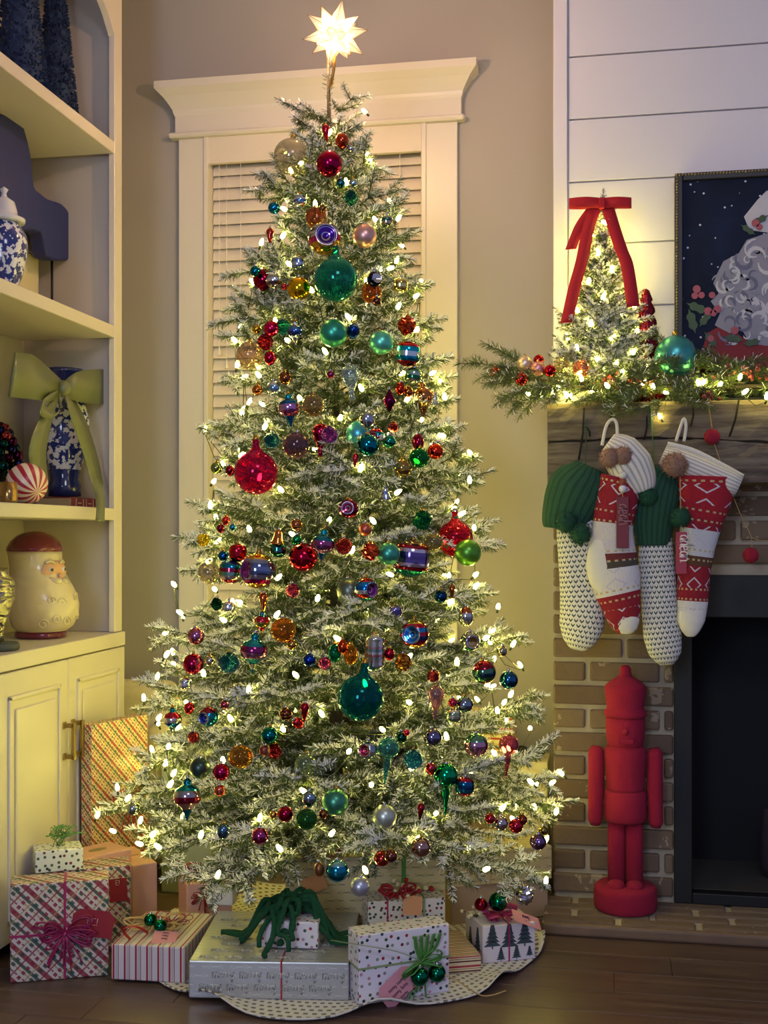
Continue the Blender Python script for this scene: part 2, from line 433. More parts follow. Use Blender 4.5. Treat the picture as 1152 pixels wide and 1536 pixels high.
MB().lathe([(.001, 0), (.055, .002), (.06, .05), (.055, .16), (.05, .2), (.001, .203)], 12, mod=lambda w, z: 1 + .06 * math.sin(3 * w + z * 20)).build('bark', mat('log_bark', '2b2430', 0.9, 0, 0.3, 30, 0.8, 60), lg)
# mantel beam
g = G('old_timber'); cm = g.n('Mapping', {'Vector': g.co(), 'Scale': (1.5, 16, 16)}).outputs[0]
a = g.noise(3, 7, cm, 0.65); w2 = g.noise(11, 3)
c = g.ramp(a, [(0.25, '2e2620'), (0.45, '5f5346'), (0.62, '81745f'), (0.8, '978a72')])
c = g.mix(g.math('MULTIPLY', w2, 0.35), c, '4a3e35')
g.bump(a, 0.9, 0.006); timber = g.base(c, 0.9, 0)
MY = 3.32; mz0, mz1 = 1.222, 1.444; mx0 = at_y(821, 650, MY).x
mb_ = thing('mantel_beam', 'rough hewn grey timber mantel beam with long splits across the chimney', 'mantel', (mx0, MY, mz0))
m = MB(); nx, nz_ = 60, 9; ml = CHR + .02 - mx0; vs = []; rn = random.Random(3)
crack_z = lambda x: .115 + .012 * math.sin(x * 5) - .02 * x
ring = []
for k in range(nz_): ring.append((0, k / (nz_ - 1)))
secs = []
H = mz1 - mz0; Dp = YB - .002 - MY
def sec(x):
    out = []
    zs = [0, .03, .06, .09, crack_z(x) - .004, crack_z(x), crack_z(x) + .004, .15, .18, .21, H]
    for z in zs:
        y = rn.uniform(-.003, .003) + .004 * math.sin(x * 9 + z * 13)
        if abs(z - crack_z(x)) < .001: y += .02 if math.sin(x * 3.1 + .4) > -.75 else 0
        if z < .001 or z > H - .001: y += .010
        out.append((x, y, z + (rn.uniform(-.003, .003) if 0 < z < H else 0)))
    return out
rows = [sec(ml * i / nx) for i in range(nx + 1)]
nv = len(rows[0])
for r_ in rows: vs += r_
fs = [(i * nv + k, (i + 1) * nv + k, (i + 1) * nv + k + 1, i * nv + k + 1) for i in range(nx) for k in range(nv - 1)]
b0 = len(vs)
for r_ in rows: vs += [(r_[0][0], Dp, 0), (r_[0][0], Dp, H)]
for i in range(nx):
    fs.append((i * nv + nv - 1, (i + 1) * nv + nv - 1, b0 + (i + 1) * 2 + 1, b0 + i * 2 + 1))
    fs.append((i * nv, b0 + i * 2, b0 + (i + 1) * 2, (i + 1) * nv))
    fs.append((b0 + i * 2, b0 + i * 2 + 1, b0 + i * 2 + 3, b0 + i * 2 + 2))
fs.append(tuple(range(nv)) + (b0 + 1, b0)); fs.append(tuple(nx * nv + k for k in range(nv))[::-1] + (b0 + nx * 2, b0 + nx * 2 + 1))
m.add(vs, fs, 0, False); m.build('beam', timber, mb_)
dk = mat('timber_check', '1c1713', 0.95)
for px, z0, z1, s in ((868, 690, 612, 8), (912, 640, 606, 6), (966, 660, 622, 4), (1036, 640, 608, 3), (1094, 655, 600, 14), (885, 655, 640, -6)):
    a = at_y(px, z0, MY); b = at_y(px + s, z1, MY)
    MB().strip([(a.x - mx0, -.0035, a.z - mz0), ((a.x + b.x) / 2 - mx0 + .004, -.004, (a.z + b.z) / 2 - mz0), (b.x - mx0, -.0035, b.z - mz0)], (.005, 0, 0), .003).build('check_crack', dk, mb_)
# ------------------------------------------------------------------ built-in bookcase
YE = 3.493
bk = thing('bookcase', 'built-in cream bookcase with thick shelves and arched top along left wall', 'bookcase', (XB - .01, YE, .782))
BX = XB - .01; y0b = 2.25
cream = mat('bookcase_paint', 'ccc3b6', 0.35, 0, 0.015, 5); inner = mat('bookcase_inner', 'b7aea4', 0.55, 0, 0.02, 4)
def bpart(name, x0, x1, y0, y1, z0, z1, mt=cream, par=bk, bev=.002):
    o = MB().bx(x0, x1, y0, y1, z0, z1).build(name, mt, par, bevel=bev, seg=1); o.location = -Vector(par.location); return o
sh = [2.286, 1.722, 1.163]
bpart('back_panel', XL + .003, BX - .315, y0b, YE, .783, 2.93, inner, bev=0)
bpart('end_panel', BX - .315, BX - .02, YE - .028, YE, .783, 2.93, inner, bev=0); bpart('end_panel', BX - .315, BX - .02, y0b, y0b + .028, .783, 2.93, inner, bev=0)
bpart('stile', BX - .02, BX, YE - .056, YE, .783, 2.93); bpart('stile', BX - .02, BX, y0b, y0b + .056, .783, 2.93)
for zt in sh: bpart('shelf', BX - .31, BX - .001, y0b + .029, YE - .057, zt - .037, zt)
m = MB(); ya, yb = y0b + .056, YE - .056; vs = []; n = 24
for i in range(n + 1):
    y = ya + (yb - ya) * i / n; t = (y - (ya + yb) / 2) / ((yb - ya) / 2)
    za = 2.61 + .17 * max(0, 1 - abs(t) ** 2.6) ** .8
    vs += [(BX, y, za), (BX, y, 2.93), (BX - .02, y, za), (BX - .02, y, 2.93)]
fs = []
for i in range(n):
    a, b = i * 4, i * 4 + 4
    fs += [(a, b, b + 1, a + 1), (a + 2, a + 3, b + 3, b + 2), (a, a + 2, b + 2, b)]
m.add(vs, fs); o = m.build('arch', cream, bk); o.location = -Vector(bk.location)
ct = MB().bx(XL + .003, XB + .001, y0b, YE, .740, .782).build('countertop', cream, None, bevel=.002, seg=1)
tag(ct, 'thick cream painted countertop between base cabinet and bookcase shelves', 'countertop')
cb = thing('base_cabinet', 'cream painted base cabinet with raised panel doors and square handles', 'cabinet', (XB, YE, .05))
bpart('body', XL + .003, XB - .019, y0b, YE, .05, .7395, cream, cb)
bpart('toe_kick', XL + .003, XB - .07, y0b, YE - .01, 0.001, .05, mat('toe_kick', '2a2826', .8), cb)
brass = mat('brass_handle', '9a8350', 0.35, 0.9)
def cdoor(y0, y1, hy):
    d = bpart('door', XB - .018, XB, y0, y1, .055, .735, cream, cb, .003)
    w = .05
    o = MB()
    zz0, zz1 = .055 + w, .735 - w - .01
    # recessed moulding ring + raised field
    for a, b, c_, e in ((y0 + w, y1 - w, zz0, zz0 + .012), (y0 + w, y1 - w, zz1 - .012, zz1), (y0 + w, y0 + w + .012, zz0, zz1), (y1 - w - .012, y1 - w, zz0, zz1)):
        o.bx(XB - .002, XB + .006, a, b, c_, e)
    p = o.build('moulding', cream, d, bevel=.003, seg=2); p.location = -Vector(cb.location) - Vector(d.location)
    p = MB().bx(XB - .002, XB + .005, y0 + w + .035, y1 - w - .035, zz0 + .035, zz1 - .035).build('raised_field', cream, d, bevel=.005, seg=1); p.location = -Vector(cb.location) - Vector(d.location)
    h = MB(); zt, zb = at_x(108, 1084, XB).z, at_x(108, 1130, XB).z
    for z in (zt, zb): h.bx(XB, XB + .03, hy - .006, hy + .006, z - .006, z + .006); h.bx(XB, XB + .004, hy - .009, hy + .009, z - .009, z + .009)
    h.bx(XB + .024, XB + .034, hy - .006, hy + .006, zb - .008, zt + .008)
    p = h.build('handle', brass, d, bevel=.001, seg=1); p.location = -Vector(cb.location) - Vector(d.location)
ym = at_x(102.5, 1000, XB).y
cdoor(ym + .002, YE - .003, ym + .026); cdoor(ym - .39, ym - .002, ym - .026)
# ================================================================== flocked tree
AX = at_d(503, 803, 3.2); X0, Y0 = AX.x, AX.y
RT = [(0.0, .45), (.20, .56), (.34, .63), (.44, .60), (.60, .53), (.82, .49), (.94, .43), (1.12, .41), (1.37, .34), (1.55, .29), (1.765, .25), (1.98, .175), (2.14, .11), (2.25, .07), (2.36, .03)]
def RZ(z):
    for (a, ra), (b, rb) in zip(RT, RT[1:]):
        if z <= b: return ra + (rb - ra) * max(0, (z - a)) / (b - a)
    return .02
g = G('needle_green'); c = g.ramp(g.noise(30, 2), [(.3, '3c4a24'), (.6, '52642f'), (.8, '66763f')]); needle_g = g.base(c, .6, 0)
needle_w = mat('needle_flock', 'e4e4e2', .85, 0, .05, 40)
stemm = mat('branch_stem', '4a4130', .85, 0, .2, 40)
def np_mesh(name, V, Q, mi, mats):
    me = bpy.data.meshes.new(name); nv, nq = len(V), len(Q)
    me.vertices.add(nv); me.vertices.foreach_set('co', V.astype(np.float32).ravel())
    me.loops.add(nq * 4); me.loops.foreach_set('vertex_index', Q.astype(np.int32).ravel())
    me.polygons.add(nq); me.polygons.foreach_set('loop_start', np.arange(0, nq * 4, 4, dtype=np.int32))
    for x in mats: me.materials.append(x)
    me.polygons.foreach_set('material_index', mi.astype(np.int32)); me.update(calc_edges=True); me.validate(); return me
class Spruce:
    """collects twigs and needles"""
    def __init__(s, seed): s.r = np.random.default_rng(seed); s.V = []; s.Q = []; s.M = []; s.n = 0
    def quads(s, P, mi):
        k = len(P); s.V.append(P.reshape(-1, 3)); s.Q.append(np.arange(k * 4).reshape(k, 4) + s.n); s.M.append(mi); s.n += k * 4
    def stem(s, pts, r0, r1):
        pts = np.array(pts)
        for a, b, ra, rb in zip(pts[:-1], pts[1:], np.linspace(r0, r1, len(pts))[:-1], np.linspace(r0, r1, len(pts))[1:]):
            t = (b - a) / (np.linalg.norm(b - a) + 1e-9); u = np.cross(t, (0, 0, 1)); u = u / (np.linalg.norm(u) + 1e-6) if np.linalg.norm(u) > 1e-3 else np.array((1, 0, 0)); w = np.cross(t, u)
            ang = [0, 2.1, 4.2]; P = []
            for i in range(3):
                c0 = u * math.cos(ang[i]) + w * math.sin(ang[i]); c1 = u * math.cos(ang[(i + 1) % 3]) + w * math.sin(ang[(i + 1) % 3])
                P.append([a + c0 * ra, a + c1 * ra, b + c1 * rb, b + c0 * rb])
            s.quads(np.array(P), np.full(3, 2))
    def twig(s, pts, per_m, ln, flock=.8, wid=1.0):
        pts = np.array(pts); seg = np.linalg.norm(np.diff(pts, axis=0), axis=1); L = seg.sum()
        n = max(6, int(L * per_m)); cum = np.concatenate([[0], np.cumsum(seg)]); d = np.sort(s.r.uniform(0, L, n))
        i = np.clip(np.searchsorted(cum, d) - 1, 0, len(seg) - 1); f = ((d - cum[i]) / seg[i])[:, None]
        B = pts[i] * (1 - f) + pts[i + 1] * f; T = (pts[i + 1] - pts[i]) / seg[i][:, None]
        ref = np.where(np.abs(T[:, 2:3]) > .9, np.array([[1., 0, 0]]), np.array([[0, 0, 1.]]))
        U = np.cross(T, ref); U /= np.linalg.norm(U, axis=1)[:, None]; W = np.cross(U, T)
        ph = s.r.uniform(0, 2 * np.pi, n)[:, None]; Rd = U * np.cos(ph) + W * np.sin(ph)
        th = s.r.uniform(R(35), R(78), n)[:, None]
        tip = (1 - d / L) < .12; th[tip] *= .5
        Dv = T * np.cos(th) + Rd * np.sin(th)
        l = (s.r.uniform(.75, 1.1, n) * ln)[:, None]
        Sd = np.cross(Dv, s.r.normal(size=(n, 3))); Sd /= np.linalg.norm(Sd, axis=1)[:, None]
        up = Rd[:, 2]; white = s.r.uniform(size=n) < np.where(up > 0.0, flock, flock * .16)
        hw = (np.where(white, .00125, .0008) * wid)[:, None]
        E = B + Dv * l; E[:, 2] -= (l[:, 0] * .08)
        P = np.stack([B - Sd * hw * .7, B + Sd * hw * .7, E + Sd * hw * .75, E - Sd * hw * .75], axis=1)
        s.quads(P, np.where(white, 1, 0))
    def mesh(s, name):
        return np_mesh(name, np.concatenate(s.V), np.concatenate(s.Q), np.concatenate(s.M), [needle_g, needle_w, stemm])
def curve(p, d, L, droop, n=5, curl=0.0):
    """points from p along d, drooping then curling up"""
    p = np.array(p, float); d = np.array(d, float); d /= np.linalg.norm(d); out = [p]
    for k in range(1, n + 1):
        t = k / n; q = p + d * L * t; q = q + np.array((0, 0, -droop * L * t * t + curl * L * t ** 3)); out.append(q)
    return out
TIP = {}
def make_branch(L, seed, per_m=2100, ln=.0165, flock=.72, sub=.30, wid=.95):
    s = Spruce(seed); r = s.r
    main = curve((0, 0, 0), (1, 0, .1), L, r.uniform(.02, .16), 7, r.uniform(0, .16)); s.stem(main, .004 * min(1, L * 3), .0016)
    st = max(1, int(len(main) * .15)); s.twig(main[st:5], per_m, ln, flock * .4, wid); s.twig(main[4:], per_m, ln, flock, wid)
    k = 0; x = L * .22
    while x < L * .93:
        f = x / L * (len(main) - 1); i = int(f); p = main[i] + (main[min(i + 1, len(main) - 1)] - main[i]) * (f - i)
        fk = flock * min(1.0, .28 + .85 * (x / L) ** 1.5)
        for sgn in ((1, -1) if r.uniform() < .8 else (1 if r.uniform() < .5 else -1,)):
            a = sgn * r.uniform(R(35), R(68)); e = r.uniform(-.28, .42)
            tl = (.05 + (1 - x / L) * L * sub + .03) * r.uniform(.8, 1.25); tl = min(tl, .20, L * .7)
            d = (math.cos(a), math.sin(a), e); tw = curve(p, d, tl, r.uniform(-.05, .25), 4, r.uniform(0, .2)); s.stem(tw, .0017, .001); s.twig(tw[:3], per_m, ln, fk * .8, wid); s.twig(tw[2:], per_m, ln, min(.95, fk * 1.25), wid)
            if tl > .085:
                for q in ((.5,) if tl < .13 else (.35, .65)):
                    b = a + r.choice([-1, 1]) * r.uniform(R(35), R(60)); pp = tw[int(q * 4)]
                    t2 = curve(pp, (math.cos(b), math.sin(b), e + r.uniform(-.2, .3)), tl * r.uniform(.35, .55), .1, 3); s.twig(t2, per_m, ln, fk, wid)
        x += r.uniform(.045, .075)
    me = s.mesh('branch'); TIP[me.name] = main[-1]; return me
BL = {}
for i, L in enumerate((.09, .14, .20, .27, .34, .42, .50, .60)):
    BL[L] = [make_branch(L, 100 + i * 10 + j) for j in range(4)]
tree = thing('christmas_tree', 'tall flocked artificial Christmas tree full of ornaments before the window', 'tree', (X0, Y0, .004))
MB().tube([(0, 0, 0.09), (.004, 0, .8), (-.004, 0, 1.6), (-.016, 0, 2.12), (-.02, 0, 2.36)], [.02, .018, .012, .007, .003], 10).build('trunk', stemm, tree)
stand = mat('tree_stand_metal', '2b3a2c', .5, .5)
for k in range(4):
    a = k * math.pi / 2 + .5; MB().tube([(.015 * math.cos(a), .015 * math.sin(a), .1), (.05 * math.cos(a), .05 * math.sin(a), .06), (.09 * math.cos(a), .09 * math.sin(a), .016)], .009, 8).build('stand_leg', stand, tree)
MB().lathe([(.001, .2), (.026, .2), (.028, .06), (.001, .06)], 14).build('stand_collar', stand, tree)
rt = random.Random(21); z = .34; nb = 0; Ls = sorted(BL)
branch_tips = []
while z < 2.24:
    Rr = RZ(z); n = 4 if Rr < .1 else int(4.5 + Rr * 11.5); a0 = rt.uniform(0, 6.28)
    for k in range(n):
        a = a0 + 2 * math.pi * (k + rt.uniform(-.25, .25)) / n
        want = Rr * rt.uniform(.74, 1.0)
        L = min(Ls, key=lambda q: abs(q - want)); s = want / L
        tilt = R(-2 - 26 * max(0, (z - .5) / 1.7) + rt.uniform(-8, 8)) if z > .45 else R(rt.uniform(-4, 9))
        # tilt about local Y: negative lifts the tip; drop the root so that the tip lands near z
        zr = z + math.sin(tilt) * want * .8 + rt.uniform(-.02, .02)
        inst('branch', rt.choice(BL[L]), tree, (0, 0, max(zr, .12)), (rt.uniform(-.15, .15), tilt, a), s if .8 < s < 1.25 else (s, max(s, .8), max(s, .8))); nb += 1
        branch_tips.append((a, z, want))
    z += .054 + .05 * Rr / .6
for px, py, D in ((735, 812, 3.05), (745, 780, 3.2), (668, 536, 3.15), (678, 640, 3.1), (786, 955, 3.15), (800, 1058, 3.1), (864, 1200, 3.2), (838, 1165, 3.1), (742, 890, 3.15), (820, 1310, 2.95), (770, 1255, 2.85), (690, 1275, 2.7), (590, 1265, 2.66), (318, 634, 3.1), (292, 800, 3.1), (236, 942, 3.1), (246, 1000, 3.0), (244, 1110, 3.0), (150, 1205, 3.1), (172, 1175, 3.15), (212, 1258, 2.9), (288, 1318, 2.78), (345, 1330, 2.7), (400, 1250, 2.66), (355, 465, 3.1), (372, 395, 3.1), (640, 425, 3.15), (600, 320, 3.15), (395, 280, 3.15), (560, 235, 3.1), (440, 160, 3.15), (530, 145, 3.15), (450, 185, 3.18), (740, 705, 3.2), (430, 720, 2.83), (480, 700, 2.8), (640, 790, 2.85), (400, 1040, 2.66), (560, 905, 2.75)):
    tp = at_d(px, py, D); v = tp - Vector((X0, Y0, tp.z)); L0 = math.hypot(v.x, v.y); lift = -.07 if py > 1240 else -.02 if py > 1150 else .05 if py > 600 else .10
    if py < 300: lift = .03
    L = min(Ls, key=lambda q: abs(q - L0)); s = max(L0, .05) / L
    me = rt.choice(BL[L]); ti = TIP[me.name]; zr = max(tp.z - lift - .004, .1); dz = tp.z - .004 - zr; s = math.hypot(L0, dz) / math.hypot(ti[0], ti[2])
    inst('branch', me, tree, (0, 0, zr), (0, -(math.atan2(dz, L0) - math.atan2(ti[2], ti[0])), math.atan2(v.y, v.x)), (s, max(s, .7), max(s, .7) if s < .7 else s))
s = Spruce(77); top = [(-.02, 0, 2.12), (-.02, 0, 2.2), (-.02, 0, 2.28), (-.02, 0, 2.335)]; s.twig(top, 900, .02, .85)
inst('leader', s.mesh('leader'), tree)
# ------------------------------------------------------------------ star topper
sp = at_d(503, 52, 3.2)
star = thing('star_topper', 'glowing many pointed capiz star on the very top of the tree', 'star', (sp.x, sp.y, sp.z))
_g = G('star_capiz'); _o = _g.n('VectorMath', {0: _g.co()}, operation='LENGTH').outputs['Value']
_s = _g.math('MULTIPLY', _g.math('POWER', _g.math('SUBTRACT', 1.0, _g.math('DIVIDE', _g.math('MINIMUM', _o, .085), .1)), 1.5), STAR_E * 2.2)
_g.base('e8cfa0', .4, 0); _g.set(_g.b.inputs['Emission Color'], (1.0, .80, .52, 1)); _g.set(_g.b.inputs['Emission Strength'], _g.math('ADD', _s, .30))
_bf = _g.n('NewGeometry').outputs['Backfacing']; _g.set(_g.b.inputs['Base Color'], _g.mix(_bf, 'e8cfa0', '0a0806')); _tr = _g.n('BsdfTransparent', {0: (1, .85, .62, 1)}); _mx = _g.n('MixShader', {0: .3, 1: _g.b.outputs[0], 2: _tr.outputs[0]}); _g.t.links.new(_mx.outputs[0], _g.out.inputs[0]); starm = _g.m
_pl = bpy.data.lights.new('star_lamp', 'POINT'); _pl.energy = 80; _pl.color = (1.0, .70, .52); _pl.shadow_soft_size = .015
_po = bpy.data.objects.new('star_lamp', _pl); C.objects.link(_po); _po.location = sp; goldw = mat('star_gold_wire', 'b98a3c', .3, .9)
ph = (1 + 5 ** .5) / 2
dirs = [Vector((a, b, c_)) for a in (-1, 1) for b in (-1, 1) for c_ in (-1, 1)] + [Vector(v) for a in (-1, 1) for b in (-1, 1) for v in ((0, a / ph, b * ph), (a / ph, b * ph, 0), (a * ph, 0, b / ph))]
rs = Matrix.Rotation(R(12), 3, 'Y') @ Matrix.Rotation(R(17), 3, 'Z') @ Matrix.Rotation(R(9), 3, 'X')
for k, d in enumerate(dirs):
    d = (rs @ d).normalized(); u = d.orthogonal().normalized(); w = d.cross(u); h = .088 * (1.02 if k % 3 else .9)
    q = [d * .028 + (u * math.cos(R(45 + 90 * i)) + w * math.sin(R(45 + 90 * i))) * .0235 for i in range(4)]; tipv = d * h
    p = MB().add(q + [tipv], [(0, 1, 4), (1, 2, 4), (2, 3, 4), (3, 0, 4)]).build('star_point', starm, star)
    e = MB()
    for i in range(4): e.tube([q[i], tipv], .0007, 4)
    e.build('edge_wire', goldw, p)
MB().tube([(0, 0, -.03), (-.004, 0, -.09), (-.012, .0, -.14)], .004, 8).build('star_stem', goldw, star)
# ------------------------------------------------------------------ tree skirt
g = G('skirt_cloth'); u = g.obj(); X_, Y_ = u[0], u[1]
rr = g.math('SQRT', g.math('ADD', g.math('MULTIPLY', X_, X_), g.math('MULTIPLY', Y_, Y_))); an = g.math('ARCTAN2', Y_, X_)
f1 = g.stripe(rr, .021, .5, .42); f2 = g.stripe(g.math('ADD', an, g.math('MULTIPLY', g.math('FLOOR', g.math('DIVIDE', rr, .021)), .021)), .042, .5, .52)
c = g.mix(g.math('MULTIPLY', g.math('MULTIPLY', f1, f2), .85), 'd9d3c8', '4f504c'); g.bump(g.noise(300, 2), .3, .001); skirtm = g.base(c, .85, 0)
m = MB(); n = 96; vs = []; fs = []
for i, f in enumerate((.06, .4, .7, .86, .93, .97, 1.0, 1.008, 1.0)):
    for k in range(n):
        a = 2 * math.pi * k / n; ro = .505 + .02 * math.sin(3 * a + 1) + .012 * math.sin(7 * a)
        wv = max(0, f - .86) / .14; lift = (.5 + .5 * math.sin(9 * a + .7 * math.sin(2 * a))) ** 3 * .026 * wv ** 1.5
        zz = .004 + lift + (.006 if i == 7 else .010 if i == 8 else 0) * .6
        vs.append((ro * f * math.cos(a), ro * f * math.sin(a), zz))
for i in range(8):
    for k in range(n): fs.append((i * n + k, (i + 1) * n + k, (i + 1) * n + (k + 1) % n, i * n + (k + 1) % n))
m.add(vs, fs, 0, True); sk = m.build('tree_skirt', skirtm, None, (-.70, 3.09, 0)); so = sk.modifiers.new('solid', 'SOLIDIFY'); so.thickness = .003; so.offset = 1
tag(sk, 'round white tree skirt with grey dash print and wavy edge on wood floor', 'tree skirt')
# ================================================================== ornaments
def omat(spec):
    if spec in _mc: return _mc[spec]
    k, v = spec[0], spec.split(':')[1]
    if k == 'g': m_ = mat(spec, v, .07, 1.0)
    elif k == 's': m_ = mat(spec, v, .33, .75, Coat_Weight=.25, Coat_Roughness=.3)
    elif k == 't':
        G_ = G(spec); vo = G_.n('TexVoronoi', {'Vector': G_.co(), 'Scale': 9.0}); G_.bump(vo.outputs['Distance'], .9, .25); m_ = G_.base(v, .16, .9)
    elif k == 'c':
        G_ = G(spec); col = lin(v); t = G_.n('BsdfTransparent', {0: col}); d = G_.n('BsdfPrincipled', {'Base Color': col, 'Roughness': .05, 'Metallic': .6})
        vo = G_.n('TexVoronoi', {'Vector': G_.co(), 'Scale': 5.0}); spk = G_.math('LESS_THAN', vo.outputs['Distance'], .09)
        lw = G_.n('LayerWeight', {0: .35}).outputs['Facing']; f = G_.math('MINIMUM', G_.math('ADD', G_.math('ADD', G_.math('MULTIPLY', G_.math('POWER', lw, 1.6), .8), .17), G_.math('MULTIPLY', spk, .5)), 1.0)
        mx = G_.n('MixShader', {0: f, 1: t.outputs[0], 2: d.outputs[0]}); G_.t.links.new(mx.outputs[0], G_.out.inputs[0]); m_ = G_.m; _mc[spec] = m_
    elif k == 'b':
        G_ = G(spec); cs = v.split(','); z = G_.obj()[2]; lo, hi = (-1.75, 1.35) if spec[1] == 'T' else (-1.0, 1.0)
        f = G_.math('DIVIDE', G_.math('SUBTRACT', z, lo), hi - lo); N = len(cs)
        c = G_.ramp(f, [(i / N, q) for i, q in enumerate(cs[::-1])], True); m_ = G_.base(c, .09, .92); _mc[spec] = m_
    _mc[spec] = m_; return m_
capg, caps = mat('cap_gold', 'b8933f', .25, 1), mat('cap_silver', 'b9b9bd', .25, 1); hookm = mat('hook_wire', '8a7a50', .4, .8)
sph = lambda a0, a1, n=12: [(max(math.sin(R(a0 + (a1 - a0) * i / n)), 1e-3), math.cos(R(a0 + (a1 - a0) * i / n))) for i in range(n + 1)]
PROF = {
 'ball': sph(0, 180, 14), 'globe': [(.001, 1.5), (.17, 1.5), (.14, 1.3), (.2, 1.1)] + sph(22, 180, 14),
 'top': [(.001, 1.35), (.12, 1.33), (.3, 1.17), (.33, 1.02), (.27, .9), (.45, .8), (.82, .58), (.98, .25), (1, 0), (.92, -.3), (.7, -.55), (.48, -.68), (.42, -.78), (.3, -.97), (.2, -1.2), (.1, -1.5), (.001, -1.72)],
 'drop': sph(0, 155, 12) + [(.3, -1.2), (.36, -1.45), (.26, -2.0), (.16, -2.7), (.1, -3.3), (.001, -3.4)],
 'tear': sph(0, 95, 8) + [(.92, -.4), (.72, -.95), (.42, -1.55), (.24, -2.0), (.3, -2.35), (.2, -2.8), (.001, -3.0)],
 'spindle': [(.001, 1.7), (.2, 1.5), (.62, .8), (.98, .12), (.98, -.12), (.6, -.9), (.2, -1.6), (.001, -1.8)],
 'lantern': [(.001, 1.9), (.4, 1.85), (.5, 1.62), (.9, 1.45)] + [(1 if k % 2 else .86, 1.4 - k * .22) for k in range(13)] + [(.8, -1.4), (.5, -1.6), (.001, -1.65)],
 'drum': [(.001, 1.05), (.4, 1.0), (.8, .82), (.98, .62), (1.03, .3), (1.03, -.3), (.98, -.55), (.8, -.76), (.45, -.98), (.001, -1.05)],
 'oval': [(r_, z_ * 1.4) for r_, z_ in sph(0, 180, 14)],
 'bell': [(.001, 1.1), (.3, 1.06), (.5, .75), (.58, .2), (.74, -.4), (1, -.82), (1, -.9), (.9, -.88), (.3, -.5), (.001, -.45)],
 'icicle': [(.001, 2), (.6, 1.85), (1, 1.2), (.75, 0), (.5, -1), (.22, -2), (.001, -2.3)],
 'ribbed': sph(0, 180, 14), 'mesh': sph(0, 180, 14), 'tinsel': None, 'refl': None,
 'egg': sph(0, 90, 8) + [(.99, -.25), (.9, -.6), (.68, -1.0), (.38, -1.28), (.001, -1.4)]}
TOPZ = {'globe': 1.5, 'top': 1.35, 'spindle': 1.7, 'lantern': 1.9, 'drum': 1.05, 'oval': 1.4, 'bell': 1.1, 'icicle': 2.0}
_om = {}
def obody(typ, spec, spec2=None):
    key = (typ, spec, spec2)
    if key in _om: return _om[key]
    m = MB(); mats = [omat(spec)]
    if typ == 'refl':
        pr = [(max(math.sin(R(a)), 1e-3), -math.cos(R(a))) for a in np.linspace(0, 141, 14)] + [(.6, .77), (.55, .68), (.5, .71), (.42, .58), (.36, .61), (.27, .47), (.2, .5), (.1, .4), (.001, .39)]
        mis = [0] * 13 + [2, 1, 2, 1, 1, 1, 2, 1, 1]; mats += [omat(spec2 or 'g:7a3fb0'), omat('g:c9c9da')]
        m.lathe(pr, 28, 0, Matrix.Rotation(R(90), 4, 'X'), lambda w, z: 1, mis)      # dish faces -Y
    elif typ == 'tinsel':
        rr_ = random.Random(len(_om)); m.lathe([(r_ * .95, z_ * .95) for r_, z_ in PROF['ball']], 18, 0, None, lambda w, z: 1)
        m.v = [tuple(c_ * (1 + rr_.uniform(-.18, .22)) for c_ in v) for v in m.v]; m.sm = [False] * len(m.sm)
    elif typ == 'ribbed': m.lathe(PROF['ball'], 40, 0, None, lambda w, z: 1 + .055 * math.cos(10 * w))
    else: m.lathe(PROF[typ], 28)
    if typ == 'mesh':
        mats.append(capg)
        for k in range(6):
            a = math.pi * (k + .5) / 6; r_, z_ = math.sin(a) * 1.02, math.cos(a) * 1.02
            m.tube([(r_ * math.cos(w), r_ * math.sin(w), z_) for w in np.linspace(0, 2 * math.pi, 20)[:-1]], .045, 4, 1, True)
    _om[key] = m.mesh('body', mats); return _om[key]
capmesh = {n_: MB().lathe([(.001, .3), (.17, .29), (.2, .1), (.24, -.05), (.18, -.06)], 14).mesh('cap', q) for n_, q in (('gold', capg), ('silver', caps))}
hk = MB().tube([(.09 * math.cos(w), 0, .38 + .09 * math.sin(w)) for w in np.linspace(0, 2 * math.pi, 13)[:-1]], .022, 5, 0, True).mesh('loop', hookm)
def hookline(ln): return MB().tube([(0, 0, .46), (.05, .02, .46 + ln * .5), (0, .0, .46 + ln)], .014, 4).mesh('hook', hookm)
hkl = hookline(1.1)
